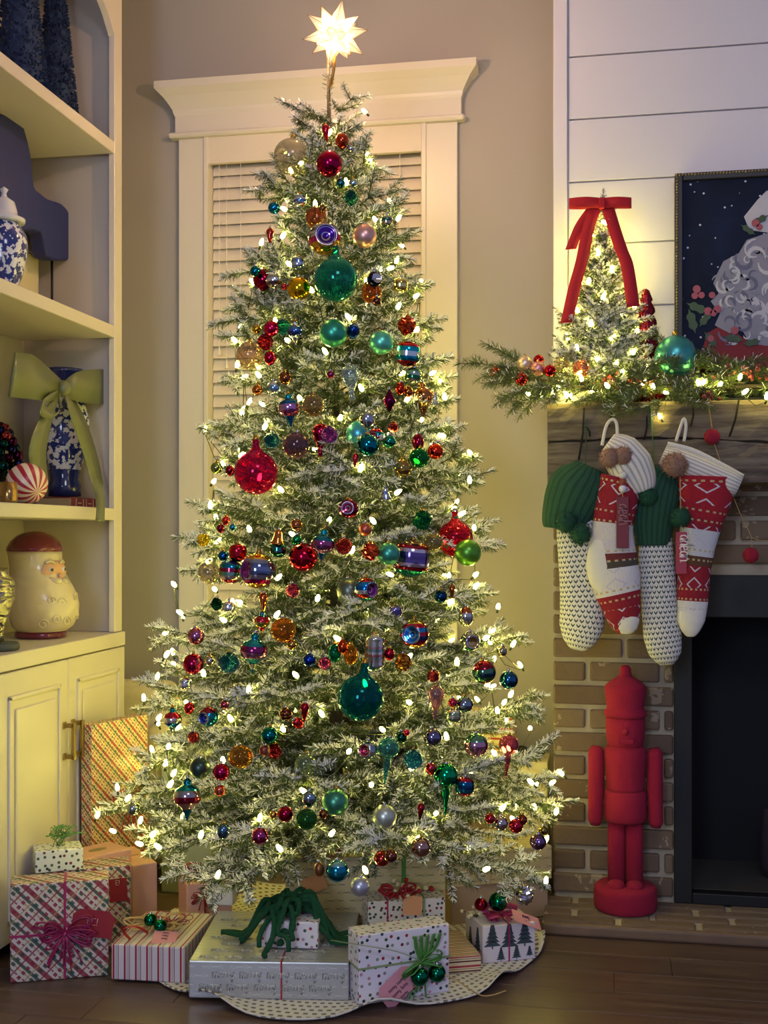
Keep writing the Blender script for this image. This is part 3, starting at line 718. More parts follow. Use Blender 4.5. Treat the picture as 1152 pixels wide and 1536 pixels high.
# (px, py, radius px, type, material, colour words, [second material, yaw])
P_, T_ = 'c:', 't:'
OR = [
 (437,235,27,'ball','c:cdc6ba','smoky clear'),(494,246,20,'ball','g:a0103c','ruby red'),(489,199,6,'icicle','g:c22a3a','red'),(513,210,10,'egg','g:b5442a','copper red'),(526,223,6,'ball','g:b9bcc4','silver'),
 (511,275,7,'ball','g:2c6a72','dark teal'),(530,275,7,'ball','g:a8c4c4','pale teal'),(526,297,11,'tinsel','t:3f9a80','sea green'),(411,312,9,'ball','g:1f78a8','bright blue'),(450,301,10,'ball','b:c8ccd8,7f9fc4,e0e2ea,5f83b0,b5bccc,dfe3ee','blue silver striped'),
 (484,313,6,'ball','g:7a5330','brown'),(474,327,15,'drum','c:c98a58','bronze'),(487,358,25,'refl','b:b9a79a,8d8792,c7bfb8,c23a63,d3a03c,d3a03c','pink gold','g:5c2f9a',8),(504,419,33,'globe','c:3fb39a','sea green'),(547,354,18,'ball','s:d9a596','pink'),
 (405,354,6,'icicle','g:c0443a','red'),(447,395,10,'drum','b:aebcd0,7f97bd,c8d2e0,8aa2c4','pale blue ribbed'),(383,407,8,'ball','g:127086','teal'),(396,420,17,'ball','g:8c1230','burgundy'),(411,421,12,'ball','b:e6e6ea,a0a8a4,e6e6ea,6f5a5a,b9b3ac','silver white striped'),
 (448,433,18,'ball','g:d9a91c','yellow gold'),(426,430,5,'ball','g:b0303a','red'),(562,419,12,'refl','b:1c1c34,30304c,15152a','black','g:d8d2c0',25),(557,439,16,'ball','c:c9854c','bronze'),(565,452,7,'ball','g:6a4038','brown'),
 (580,332,9,'drum','b:a8b09a,4f6a58,c0b48c,8a9a80','olive silver'),(601,428,11,'drum','b:e8d890,b8a050,e8d890,b8a050,e8d890','pale yellow ribbed'),
 (385,494,7,'ball','g:c09a30','gold'),(407,493,12,'ball','g:d01f4c','bright red'),(424,491,12,'ball','t:1c8c84','teal'),(443,498,12,'top','bT:b9bccb,5a7fc0,3f4f8a,aab4cc,d8dae4','blue silver'),(500,500,21,'ball','s:2f9a78','green'),
 (530,495,10,'egg','b:5c83c4,1f3a7c,16305f,20458a','navy striped'),(572,514,18,'ball','s:5fc4a4','mint green'),(610,488,14,'tinsel','g:c24a24','orange red'),(612,531,18,'drum','b:c02a2c,1fa3b4,d8e4e4,1787a0,c0303a','teal red striped'),(375,533,21,'ball','c:dcc6a8','champagne'),
 (398,513,12,'tinsel','t:a81c34','red'),(405,536,9,'egg','g:b01838','dark red'),(428,567,10,'ball','g:8a5230','bronze'),(411,582,11,'ball','b:c8d4dc,7fa0b4,c8d4dc','silver blue'),(386,585,8,'mesh','g:b85c2c','copper'),
 (434,613,17,'top','bT:1a8ba0,1a5fa0,c08ab8,a85c94,1f6aa4,1a86a0','teal purple'),(470,608,17,'ball','c:cdb684','smoky gold'),(525,561,14,'tear','c:d8e4e4','frosted clear'),(496,562,6,'ball','g:8a3058','plum'),(620,564,12,'drum','b:4f8a5c,a9c0a4,2f6a48,b8c8b0','green silver'),
 (600,583,7,'oval','g:c0301c','red'),(612,588,8,'ball','g:a0602c','bronze'),(634,597,18,'top','g:b87a48','copper bronze'),(652,600,8,'bell','b:e8e8e4,b0b4b0,e8e8e4,b0b4b0','silver white'),(584,601,10,'spindle','g:6a1040','maroon'),(551,628,12,'egg','g:aab0b8','silver'),
 (539,651,20,'ball','s:4fb4bc','aqua'),(494,652,13,'ball','t:8a2cb0','purple'),(481,648,13,'tear','g:a01838','dark red'),(564,656,14,'refl','b:b02040,1f8a8c,c02848,1f8a8c','red teal','g:c03050',-30),(552,668,17,'ball','g:14707c','dark teal'),
 (590,641,8,'ball','t:a81c30','red'),(584,662,10,'ball','g:2a8c74','green'),(627,663,9,'oval','g:8c1830','dark red'),(629,687,15,'ball','c:2f9a50','green'),(653,677,12,'ball','g:e03a20','bright orange red'),(604,702,14,'mesh','g:a08a4c','gold'),(533,690,5,'icicle','g:c03038','red'),
 (384,709,33,'globe','c:e0326c','hot pink'),(407,661,12,'ball','t:14708c','blue teal'),(444,668,20,'ball','c:b08a90','smoky lavender'),(325,702,9,'ball','g:8a9a5c','olive silver'),(345,705,7,'egg','g:8a2030','dark red'),(523,763,15,'refl','g:8c1c3c','dark rose','g:a83050',-10),(578,741,9,'bell','b:c4ccd8,8a94ac,c4ccd8,8a94ac','pale blue'),(634,780,14,'tinsel','t:148a54','emerald'),
 (683,808,27,'globe','c:e0304c','hot pink'),(702,829,20,'ball','s:5a9a2c','olive green'),(617,838,27,'drum','b:b88a70,a83040,d8c8d0,6a5a94,5c4c84,6a5a94,d8c0c8,a82c3c,1f8a70,1f8a70','purple red drum'),(583,831,17,'ball','s:3a9a80','teal'),(650,813,14,'ball','c:cdbf8a','champagne'),
 (661,895,10,'ball','g:123c5c','navy'),(678,887,5,'icicle','g:b8602c','copper'),(593,918,10,'drum','b:8a80a8,50487c,a8a0c0','lavender'),(622,951,22,'refl','b:c0a84c,c02c38,2f86b8,b02838,2f4f8c,b03440,d09a3c','red blue striped','g:2f8ad0',-18),
 (339,780,6,'egg','g:d03a2c','bright red'),(331,792,6,'egg','g:7a2030','maroon'),(349,791,5,'ball','g:2a8ca8','teal'),(305,810,9,'drum','c:e8d040','yellow'),(314,859,17,'ball','c:d8cdb4','pearly clear'),(335,834,8,'ball','g:1c5a94','blue'),(357,829,13,'drum','g:c02030','red'),(346,858,17,'drum','b:2f6aa0,1f7a94,a03048,7faa90,d0c0b0,a82c40','teal red striped'),
 (387,856,27,'refl','b:d8a83c,d8a83c,a0a4bc,6a7494,7a86a4,5a6488,b0a8bc,a82068,d0983c','blue gold','g:8a3cc0',-62),(417,806,11,'bell','g:c8783c','copper'),(417,824,12,'drum','g:3a7470','teal'),(445,810,8,'ball','g:1f8a50','green'),(455,836,22,'ball','g:b0102c','deep red'),(445,787,9,'mesh','g:a8603c','copper'),(439,886,11,'ball','t:b03060','pink'),
 (325,906,9,'tinsel','t:0c5a40','emerald'),(343,911,9,'drum','b:e8e8e6,b8bab8,e8e8e6,b8bab8,e8e8e6','white ribbed'),(395,903,7,'icicle','g:b8602c','copper'),(393,933,12,'top','bT:2a7a8c,c0303c,b8a04c,b02c3c,d0a84c','red teal'),(484,817,18,'top','bT:1f8a9c,2a7a94,a05078,8a5c90,3f6a9c,b8b4a4','teal purple'),
 (516,819,13,'ball','t:a8182c','red'),(548,794,10,'ball','s:b85a40','terracotta'),(556,827,13,'tinsel','g:d8502c','orange red'),(524,886,19,'egg','s:5c6658','smoky olive'),(549,884,18,'refl','b:b8402c,2f8ac0,1f6ab0,d8d8c8,b8342c,3aa08c','blue red striped','g:8a2c70',42),
 (294,954,13,'ball','g:b86a90','rosy pink'),(290,996,16,'ball','g:a01840','deep red'),(297,1000,5,'icicle','c:e88a98','pale pink'),(315,991,8,'mesh','g:b8b8b4','silver'),(343,994,16,'ball','t:146a8c','blue teal'),(381,977,21,'top','bT:16808c,2a94a0,8a3060,b87a98,1a8494,d0d0b8,16808c','teal pink striped'),
 (425,945,19,'ball','c:d89a3c','amber'),(438,967,8,'ball','g:a8803c','gold'),(278,1026,9,'drum','b:e4e4e4,a8b0b8,e4e4e4,a8b0b8,e4e4e4','white ribbed'),(284,1061,8,'egg','g:c82c30','bright red'),(259,1080,14,'top','bT:1a7a84,c02c40,d8d0c0,1f6ab0,8ab0a8,d0ccb8','red white teal'),(313,1075,15,'refl','b:a03040,1a7a8c,2a94a0,16708c','teal red','g:3050d0',-40),(337,1057,7,'ball','g:a84c60','pink'),
 (464,990,10,'ball','g:1c3c94','cobalt blue'),(487,995,10,'ball','t:b8307c','magenta'),(502,980,10,'oval','c:2a9a74','green'),(514,970,8,'oval','g:b8401c','amber red'),(526,982,11,'oval','c:d0942c','amber'),(562,980,16,'lantern','b:c8c8b4,c89a94,8aa89c,d8d8cc,c07a74,9aac9c,d0b8a8,d0d4c4','pink silver ribbed'),(584,980,8,'egg','g:b01c34','red'),(541,1047,35,'globe','c:14908c','teal'),
 (429,1071,10,'mesh','g:6a3428','dark copper'),(447,1085,8,'oval','g:d02c30','bright red'),(457,1068,7,'icicle','g:a82030','red'),(404,1103,13,'ball','g:0f6e6c','teal'),(605,993,13,'tinsel','g:c8862c','amber'),(699,925,11,'oval','b:b86a3c,c4c8bc,8a8c8c,b8b8a8','silver copper'),(705,962,15,'refl','b:a8a89c,787c74,a8a89c,2f7a4c','silver','g:c0983c',20),
 (726,1008,18,'ball','b:b02c34,8a2434,4f7a60,2a4c60,4f8a5c,6a3c30','red green striped'),(763,1020,14,'ball','g:2a5f84','steel blue'),(753,977,8,'mesh','g:9a9a84','silver'),(654,1041,13,'tear','c:e0b8b8','pale pink'),(650,1014,9,'drum','t:8a2030','dark red'),(679,1054,7,'ball','g:b83048','red'),(697,1057,13,'ball','g:7f9098','silver blue'),(680,1074,11,'drum','b:e0e0c4,8aa070,e0e0c4,8aa070,e0e0c4','green white ribbed'),
 (281,1196,21,'top','bT:14707c,1f98a4,a8a0a0,a03040,c09a98,14788c,2a94a8','teal rose striped'),(300,1152,16,'ball','s:34483c','dark green'),(361,1135,18,'ribbed','c:d8a848','gold'),(332,1158,13,'ball','g:b0204c','raspberry red'),(290,1106,9,'ball','t:a02430','red'),(200,1213,10,'ball','g:a8b4a4','silver'),(335,1245,10,'egg','g:5a7a94','steel blue'),(330,1186,8,'drum','g:d86a4c','coral'),
 (412,1127,11,'tinsel','t:a01830','red'),(397,1126,8,'drum','s:7a3c2c','brown'),(458,1146,16,'ball','c:c4d0a4','pale green'),(464,1197,11,'egg','g:8a9cac','silver blue'),(503,1203,20,'ball','s:3f8a68','sea green'),(460,1229,16,'ball','c:4f8c4c','green'),(428,1221,12,'ball','g:9a1c34','maroon'),(410,1222,6,'ball','g:c89a48','gold'),(485,1221,7,'ball','g:8a5030','bronze'),
 (577,1225,18,'ball','s:b8c0ac','pearl silver'),(390,1254,13,'ball','g:a84070','pink'),(552,1125,15,'refl','b:b8bcb0,8a9898,b8bcb0,8a9898','silver','g:c03048',-28),(583,1122,16,'drop','c:7fc4b8','aqua'),(620,1139,15,'ball','t:2a88b8','bright blue'),(649,1106,14,'ball','g:74708c','violet grey'),(714,1118,18,'ball','b:5a8c6c,6a9a7c,c08aa0,a86a88,b87a94,b88aa0','pink green'),
 (669,1163,18,'drop','g:0f9a5c','emerald'),(697,1180,14,'drum','b:a8243c,1a5a7c,14405c,2a7a94,a8283c','navy red striped'),(763,1117,15,'drop','c:c87a8c','rose'),(646,1152,8,'egg','g:c03c40','red'),(631,1271,15,'ball','g:b08a7c','champagne'),(774,1239,11,'ball','g:b82838','red'),(751,1235,11,'ball','g:b8aaa8','pearly silver'),(783,1230,8,'ball','g:8a4030','bronze'),(735,1228,8,'ball','g:b03038','red'),
 (807,1263,12,'ribbed','g:70567c','purple'),(815,1246,7,'ball','g:8a7a3c','gold'),(631,1217,6,'icicle','g:8a2028','dark red'),(602,1106,9,'ball','g:1f4c3c','dark green'),(610,1099,5,'ball','g:c03040','red'),
 (506,1306,17,'ball','b:8ac4c4,1f7c94,2a94ac,1a6a84,4aa0ac','teal blue'),(540,1330,15,'ball','s:b4b6bc','satin silver'),(573,1288,12,'ball','g:a83830','red'),(586,1284,10,'ball','g:7a4c3c','bronze'),(479,1304,8,'oval','s:7a4c24','brown'),(786,1343,14,'tinsel','g:c4c4cc','crumpled silver')]
KW = {'ball': 'ball', 'globe': 'glass globe', 'top': 'spinning top', 'drop': 'ball with icicle tail', 'tear': 'teardrop', 'spindle': 'pointed spindle', 'lantern': 'lantern', 'drum': 'barrel', 'oval': 'oval', 'bell': 'bell', 'icicle': 'slim icicle', 'ribbed': 'fluted ball', 'mesh': 'wire wrapped ball', 'tinsel': 'faceted cluster', 'refl': 'indented reflector', 'egg': 'egg shaped'}
FIN = {'g': 'glossy', 's': 'satin', 'c': 'translucent', 't': 'glitter', 'b': 'shiny'}
def place(px, py, r, rho=1.0):
    dx, dy = ray(px); D = 3.2
    for _ in range(6):
        z = EYE - (py - HY) * D / F; rad = max(RZ(z) * rho, .04)
        a = dx * dx + dy * dy; b = -2 * (dx * X0 + dy * Y0); c_ = X0 * X0 + Y0 * Y0 - rad * rad; q = b * b - 4 * a * c_
        D = (-b - math.sqrt(q)) / (2 * a) if q > 0 else -b / (2 * a)
    return D
OCC = []
def base_label(e):
    px, py, r, typ, spec, cw = e[:6]
    size = 'big' if r >= 25 else 'small' if 8 <= r < 12 else 'tiny' if r < 8 else 'medium'
    f = FIN[spec[0]]; cw2 = ' '.join(dict.fromkeys(cw.split()))
    f = '' if f in cw2 or (f == 'satin' and 'satin' in cw2) else f + ' '
    k_ = KW[typ]
    return f'{size} {f}{cw2} {k_} ornament'.replace('ribbed barrel', 'ribbed barrel')
BLB = [base_label(e) for e in OR]; cnt = {b: BLB.count(b) for b in BLB}
LM = [i for i, e in enumerate(OR) if cnt[BLB[i]] == 1 and e[2] >= 15]
olabels = []
for i, e in enumerate(OR):
    lb = BLB[i]
    if cnt[lb] == 1: lb += ' hanging on the flocked tree'
    else:
        j = min((q for q in LM if q != i), key=lambda q: (OR[q][0] - e[0]) ** 2 + (OR[q][1] - e[1]) ** 2)
        dy_ = e[1] - OR[j][1]; rel = 'above' if dy_ < -OR[j][2] else 'below' if dy_ > OR[j][2] else 'beside'
        lm = BLB[j].replace(' ornament', ''); lb += f' {rel} the {lm}'
    olabels.append(lb)
rnd = random.Random(5); placed = []
for i in sorted(range(len(OR)), key=lambda q: OR[q][2]):
    e = OR[i]; px, py, r, typ, spec, cw = e[:6]
    D = place(px, py, r) - r * .001
    for _ in range(60):
        p = at_d(px, py, D); rr_ = r * D / F
        if all((p - q).length > (rr_ + s_) * 1.02 for q, s_ in placed): break
        D += .008
    placed.append((p, rr_))
    yaw = math.atan2(-p.x, p.y) if False else math.atan2(p.x, -p.y)          # direction of the room side
    rz = rnd.uniform(0, 6.28)
    if typ == 'refl':
        to = math.atan2(-p.y, -p.x); rz = to + R(90) + R(e[7] if len(e) > 7 else 0)
    o = thing('ornament', olabels[i], 'ornament', p, rz, 'ornaments on the flocked tree'); o.scale = (rr_,) * 3
    tilt = (rnd.uniform(-.12, .12), rnd.uniform(-.12, .12), 0)
    if typ == 'oval' and 'bright' in cw: tilt = (.2, .9, 0)
    o.rotation_euler = (tilt[0], tilt[1], rz)
    inst('body', obody(typ, spec, e[6] if len(e) > 6 else None), o)
    tz = TOPZ.get(typ, 1.0); cs = min(1.6, max(.7, 12 / r))
    inst('cap', capmesh['silver' if rnd.random() < .5 else 'gold'], o, (0, 0, tz), (0, 0, 0), cs)
    inst('loop', hk, o, (0, 0, tz), (0, 0, rnd.uniform(0, 3)), cs); inst('hook', hkl, o, (0, 0, tz), (0, 0, 0), cs)
# ------------------------------------------------------------------ light string
bulbm = emis('bulb_glow', (1.0, .86, .17, 1), BULB_E); socket = mat('bulb_socket', '2c3a22', .5); wirem = mat('light_wire', '36401f', .6)
bulb_me = MB().lathe([(.0003, .0125), (.003, .0105), (.0052, .004), (.0052, -.003), (.0034, -.007), (.0003, -.0075)], 8).mesh('bulb', bulbm)
sock_me = MB().lathe([(.0003, 0), (.0030, 0), (.0032, -.012), (.0003, -.013)], 6).mesh('socket', socket)
def light_string(name, label, pts, root, wire=True, group='warm white light strings'):
    ls = thing(name, label, 'string lights', root, 0, group); rr_ = random.Random(len(pts)); root = Vector(root)
    for p in pts:
        e = (rr_.uniform(-1, 1), rr_.uniform(-1, 1), rr_.uniform(0, 6)); b = inst('bulb', bulb_me, ls, Vector(p) - root, e)
        inst('socket', sock_me, b, (0, 0, -.007))
    if wire:
        q = []
        for a, b in zip(pts, pts[1:]):
            a, b = Vector(a) - root, Vector(b) - root
            if (a - b).length > .17:
                if len(q) > 2: MB().tube(q, .0011, 4).build('wire', wirem, ls)
                q = []; continue
            q += [a + Vector((0, 0, -.012)), (a + b) / 2 + Vector((0, 0, -.02 - rr_.uniform(0, .02)))]
        if len(q) > 2: MB().tube(q, .0011, 4).build('wire', wirem, ls)
    return ls
rb = random.Random(11); pts = []
NBULB = 285; tot = 0
zz = .27; turn = 0
cand = []
for k in range(NBULB):
    t = (k + .5) / NBULB; z = 2.22 - 1.93 * (t ** .62); a = k * 2.399963
    Rr = RZ(z) * rb.uniform(.72, 1.0); cand.append((z, a, Rr))
# order along a rising helix so that the wire runs around the tree
cand.sort(key=lambda q: (round(q[0] / .13), q[1] % (2 * math.pi)))
pts = [(X0 + Rr * math.cos(a), Y0 + Rr * math.sin(a), z + rb.uniform(-.02, .03)) for z, a, Rr in cand]
for px, py, D in ((842, 1160, 3.15), (834, 1218, 3.1), (819, 1322, 2.95), (729, 1304, 2.75), (741, 989, 3.15), (766, 1042, 3.1), (648, 560, 3.1), (661, 572, 3.12), (735, 963, 3.15), (146, 1223, 3.0), (229, 1252, 2.9), (176, 1182, 3.05), (210, 1266, 2.85)):
    pts.append(tuple(at_d(px, py, D)))
light_string('light_string', 'long string of warm glowing bulbs wound through the flocked Christmas tree', pts, (X0, Y0, .3), group=None)
# ================================================================== wrapping papers
def p_plaid(name, base, red, green, gold, per=.06):
    g = G(name); u, v = g.uv(); p = g.math('MULTIPLY', g.math('ADD', u, v), .7071); q = g.math('MULTIPLY', g.math('SUBTRACT', u, v), .7071)
    c = g.mix(0.0, base, base)
    dash = g.stripe(p, per / 4, .5, .55); dash2 = g.stripe(q, per / 5, .5, .6)
    for x, cc, w, col, dd in ((p, .62, .05, gold, None), (p, .12, .20, red, None), (p, .80, .13, green, None), (q, .35, .05, gold, None), (q, .1, .15, red, dash), (q, .55, .17, green, dash), (q, .8, .06, red, None), (p, .42, .06, red, dash2)):
        s_ = g.stripe(x, per, cc, w); s_ = g.math('MULTIPLY', s_, dd) if dd is not None else s_
        c = g.mix(g.math('MULTIPLY', s_, .9), c, col)
    return g.base(c, .42, 0)
def p_dots(name, base, cols, sc_=38, size=.26):
    g = G(name); x = g.n('TexVoronoi', {'Vector': g.n('UVMap').outputs[0], 'Scale': sc_, 'Randomness': .75}, voronoi_dimensions='2D')
    f = g.math('LESS_THAN', x.outputs['Distance'], size); r_ = g.n('SeparateColor', {0: x.outputs['Color']}).outputs[0]
    c = g.ramp(r_, [(i / len(cols), q) for i, q in enumerate(cols)], True); return g.base(g.mix(f, base, c), .4, 0)
def p_stripe(name, base, bands, per, axis=0):
    g = G(name); w = g.uv()[axis]; c = g.mix(0.0, base, base)
    for cc, wd_, col in bands: c = g.mix(g.stripe(w, per, cc, wd_), c, col)
    return g.base(c, .42, 0)
def p_script(name, base, ink, rough=.35, metal=0.0, per=.02):
    g = G(name); u, v = g.uv(); row = g.math('FLOOR', g.math('DIVIDE', v, per)); fv = g.math('SUBTRACT', g.math('FRACT', g.math('DIVIDE', v, per)), .5)
    ph_ = g.math('MULTIPLY', row, 1.7); uu = g.math('ADD', u, g.math('MULTIPLY', row, .013))
    w1 = g.math('MULTIPLY', g.math('SINE', g.math('ADD', g.math('MULTIPLY', uu, 1100), ph_)), g.math('ADD', .08, g.math('MULTIPLY', g.math('SINE', g.math('MULTIPLY', uu, 230)), .13)))
    ln = g.math('LESS_THAN', g.math('ABSOLUTE', g.math('SUBTRACT', fv, w1)), .055)
    gap = g.math('GREATER_THAN', g.math('SINE', g.math('ADD', g.math('MULTIPLY', uu, 95), ph_)), -.72)
    return g.base(g.mix(g.math('MULTIPLY', g.math('MULTIPLY', ln, gap), .85), base, ink), rough, metal)
plaidA = p_plaid('plaid_paper', 'c8beb4', '851a30', '1f4438', 'a88a54'); plaidB = p_plaid('fine_plaid_paper', 'd3c298', '9c2c24', '2f5236', 'b08a44', .04)
dotsA = p_dots('dot_paper', 'ded8e0', ['1f3f40', 'a02a38', 'c08a94', '8a8c80', '3f5a34', '6a2f3a', '2f3a30'], 52, .2)
dotsB = p_dots('small_dot_paper', 'd8d2cc', ['2f3f34', '8a2430', '3a4a3a', '6a3038', '1f2f28'], 70, .24)
dotsC = p_dots('mini_dot_paper', 'd6d8cc', ['3a4c4c', '7a3038', '4a5c44', '30343c'], 60, .22)
stripeA = p_stripe('candy_stripe_paper', 'd2cacb', [(.2, .16, 'a01f30'), (.62, .06, '8a3038'), (.45, .2, 'bdb3b3')], .028, 0)
stripeB = p_stripe('thin_stripe_paper', 'd8c4a0', [(.2, .14, '4a2024'), (.7, .2, 'a0283c'), (.45, .06, '6a4c34')], .024, 1)
stripeC = p_stripe('red_stripe_paper', 'd8c890', [(.3, .22, 'b03a24'), (.75, .1, 'b88a4c')], .03, 1)
scriptA = p_script('silver_script_paper', 'b4b4b2', 'd8d8d2', .28, .35, .021); scriptB = p_script('cream_script_paper', 'cdbf94', '4a4236', .4, 0, .021); scriptC = p_script('kraft_script_paper', 'bcae86', '6a5a3c', .5, 0, .024)
pink_p = mat('pink_paper', 'd9a795', .45, 0, .03, 8); kraft = mat('kraft_paper', 'a38a72', .7, 0, .06, 20); sage_p = mat('sage_paper', '9fa98c', .5, 0, .03, 8)
cream_p = mat('cream_paper', 'd6c99c', .5, 0, .03, 8); white_p = mat('white_paper', 'd9d6d8', .45); lilac_p = mat('lilac_paper', 'cfc6cc', .45)
magenta = mat('magenta_ribbon', '9c2458', .4, 0, .1, 60); red_rib = mat('red_ribbon', 'a3202c', .45, 0, .1, 60); green_rib = mat('green_ribbon', '4f8a3c', .45, 0, .1, 60); raffia = mat('raffia', 'b89a64', .7, 0, .15, 80)
sage_rib = mat('sage_ribbon', '8a9a6c', .5); dkgreen = mat('green_chenille', '0c4a2c', .95, 0, .25, 200, .8, 900); pink_tag = mat('pink_tag', 'cf8c94', .7, 0, .03, 20); red_tag = mat('red_tag', '8c1c2c', .7, 0, .03, 20); orange_tag = mat('peach_tag', 'd59a6c', .7)
ink = mat('tag_ink', '3a2430', .7); white_ink = mat('white_ink', 'e8dcd8', .6); silver_ink = mat('silver_ink', 'dcdcd8', .3, .6); berry_w = mat('berry_cream', 'd6c9a0', .5); berry_r = mat('berry_red', 'a01c28', .25)
gb_green = mat('gift_green_ball', '0a6a4a', .08, 1.0)
# ------------------------------------------------------------------ gift helpers
def gift(label, bl, br, ytop, dep, z0, paper, name='gift_box', h=None, group='wrapped gifts under the tree', lean=0):
    A, B = at_z(bl[0], bl[1], z0), at_z(br[0], br[1], z0); u = B - A; w = u.length; a = math.atan2(u.y, u.x)
    u = u.normalized(); v = Vector((-u.y, u.x, 0)); h = h or (bl[1] - ytop) * depth(A) / F
    root = thing(name, label, 'gift', A + u * w / 2 + v * dep / 2, a, group); root.rotation_euler = (lean, 0, a)
    MB().box((0, 0, h / 2), (w, dep, h)).build('wrapped_box', paper, root, bevel=min(.003, h * .1), seg=2)
    return root, w, dep, h
def band(gf, ax, off, wid, mt, name='ribbon'):
    root, w, d, h = gf; m = MB(); e = .0012
    if ax == 'y':      # runs front-top-back
        m.bx(off - wid / 2, off + wid / 2, -d / 2 - e, -d / 2, 0, h); m.bx(off - wid / 2, off + wid / 2, d / 2, d / 2 + e, 0, h); m.bx(off - wid / 2, off + wid / 2, -d / 2 - e, d / 2 + e, h, h + e)
    elif ax == 'x':
        m.bx(-w / 2 - e, -w / 2, off - wid / 2, off + wid / 2, 0, h); m.bx(w / 2, w / 2 + e, off - wid / 2, off + wid / 2, 0, h); m.bx(-w / 2 - e, w / 2 + e, off - wid / 2, off + wid / 2, h, h + e)
    else:              # horizontal belt at height off
        m.bx(-w / 2 - e, w / 2 + e, -d / 2 - e, -d / 2, off - wid / 2, off + wid / 2); m.bx(-w / 2 - e, w / 2 + e, d / 2, d / 2 + e, off - wid / 2, off + wid / 2)
        m.bx(-w / 2 - e, -w / 2, -d / 2, d / 2, off - wid / 2, off + wid / 2); m.bx(w / 2, w / 2 + e, -d / 2, d / 2, off - wid / 2, off + wid / 2)
    return m.build(name, mt, root)
def strand_bow(root, c, size, mt, n=14, seed=1, r=.0016, tails=6, drop=.08, front=True, name='raffia_bow'):
    """bow of thin strands: loops to both sides and hanging tails, lying on a face looking to -Y (front) or up"""
    q = random.Random(seed); m = MB(); c = Vector(c)
    def P(x, o, z): return c + (Vector((x, -o, z)) if front else Vector((x, z, o)))
    for k in range(n):
        sg = -1 if k % 2 else 1; L = size * q.uniform(.6, 1.05); up = q.uniform(-.35, .45) * size; o = q.uniform(.006, .028); wd_ = q.uniform(.12, .3) * size
        pts = [P(0, .004, 0), P(sg * L * .35, o, up * .5 + wd_), P(sg * L * .8, o * 1.2, up + wd_ * .8), P(sg * L, o, up), P(sg * L * .75, o * .6, up - wd_ * .6), P(sg * L * .3, o * .4, up * .4 - wd_ * .3), P(0, .004, 0)]
        m.tube(smooth(pts, 3), r * 1.5 * q.uniform(.7, 1.3), 5, 0, False, .45)
    for k in range(tails):
        x = q.uniform(-.6, .6) * size; dz = drop * q.uniform(.6, 1.1); pts = [P(0, .006, 0), P(x * .4, .014, -dz * .3), P(x * .8, .008, -dz * .7), P(x, .006, -dz)]
        m.tube(smooth(pts, 3), r * q.uniform(.7, 1.2), 5)
    m.sphere(P(0, .006, 0), size * .10, 10, 7)
    return m.build(name, mt, root)
def smooth(pts, k=3):
    pts = [Vector(p) for p in pts]; out = []
    for i in range(len(pts) - 1):
        p0, p1, p2, p3 = pts[max(i - 1, 0)], pts[i], pts[i + 1], pts[min(i + 2, len(pts) - 1)]
        for j in range(k):
            t = j / k; out.append(.5 * ((2 * p1) + (p2 - p0) * t + (2 * p0 - 5 * p1 + 4 * p2 - p3) * t * t + (3 * p1 - 3 * p2 + p3 - p0) * t ** 3))
    return out + [pts[-1]]
def paper_tag(root, M, w, h, mt, lines, inkm, size=.008, notch=True, name='gift_tag'):
    """paper tag in local XZ of M, facing -Y, text lines drawn as strokes"""
    n = .22 * h if notch else 0
    t = MB().poly([(-w / 2, -h / 2), (w / 2, -h / 2), (w / 2, h / 2 - n), (w / 2 - n, h / 2), (-w / 2 + n, h / 2), (-w / 2, h / 2 - n)], M, .0008).build(name, mt, root)
    if lines:
        m = MB()
        for i, s_ in enumerate(lines):
            tw_ = text_w(s_, size); write(m, s_, M @ Matrix.Translation((-tw_ / 2, -.0009, h / 2 - n - (i + .9) * size * 1.5)), size, .09)
        m.build('handwriting', inkm, t)
    return t
TR = Matrix.Translation
def rotm(x=0, y=0, z=0): return Euler((R(x), R(y), R(z))).to_matrix().to_4x4()
def gball(root, p, r, mt=gb_green):
    m = MB().sphere(p, r, 20, 12); b = m.build('ball', mt, root); MB().lathe([(.001, .3), (.17, .29), (.2, .1), (.24, -.05)], 10, 0, TR(Vector(p) + Vector((0, 0, r))) @ Matrix.Scale(r, 4)).build('ball_cap', caps, b); return b
def berries(root, c, n, spread, mts, seed=1, r=.005, name='berry_spray'):
    q = random.Random(seed); c = Vector(c); m = MB()
    for k in range(n):
        p = c + Vector((q.gauss(0, spread), q.gauss(0, spread * .6), abs(q.gauss(0, spread * .5)) + .004)); m.sphere(p, r * q.uniform(.8, 1.25), 8, 6, q.randrange(len(mts))); m.tube([c, (c + p) / 2 + Vector((0, 0, .004)), p], .0007, 4, len(mts))
    return m.build(name, list(mts) + [stemm], root)
SK = .0075
# front plaid gift and the one behind it
g1 = gift('plaid gift with magenta raffia bow and red tag standing on bare floor', (15, 1475), (163, 1463), 1328, .085, .001, plaidA)
band(g1, 'y', .012, .006, magenta); band(g1, 'z', g1[3] * .47, .006, magenta)
strand_bow(g1[0], (.012, -.0435, g1[3] * .47), .07, magenta, 22, 3, .0019, 9, .085)
paper_tag(g1[0], TR((.078, -.050, g1[3] * .56)) @ rotm(0, 8, -6), .10, .066, red_tag, ['ME!'], white_ink, .016)
g2 = gift('plaid gift with dark red tag just behind the magenta bow gift', (60, 1437), (196, 1424), 1308, .09, .001, plaidA)
paper_tag(g2[0], TR((.082, -.048, g2[3] * .72)) @ rotm(0, -3, -4), .045, .06, red_tag, ['E!'], white_ink, .012, False)
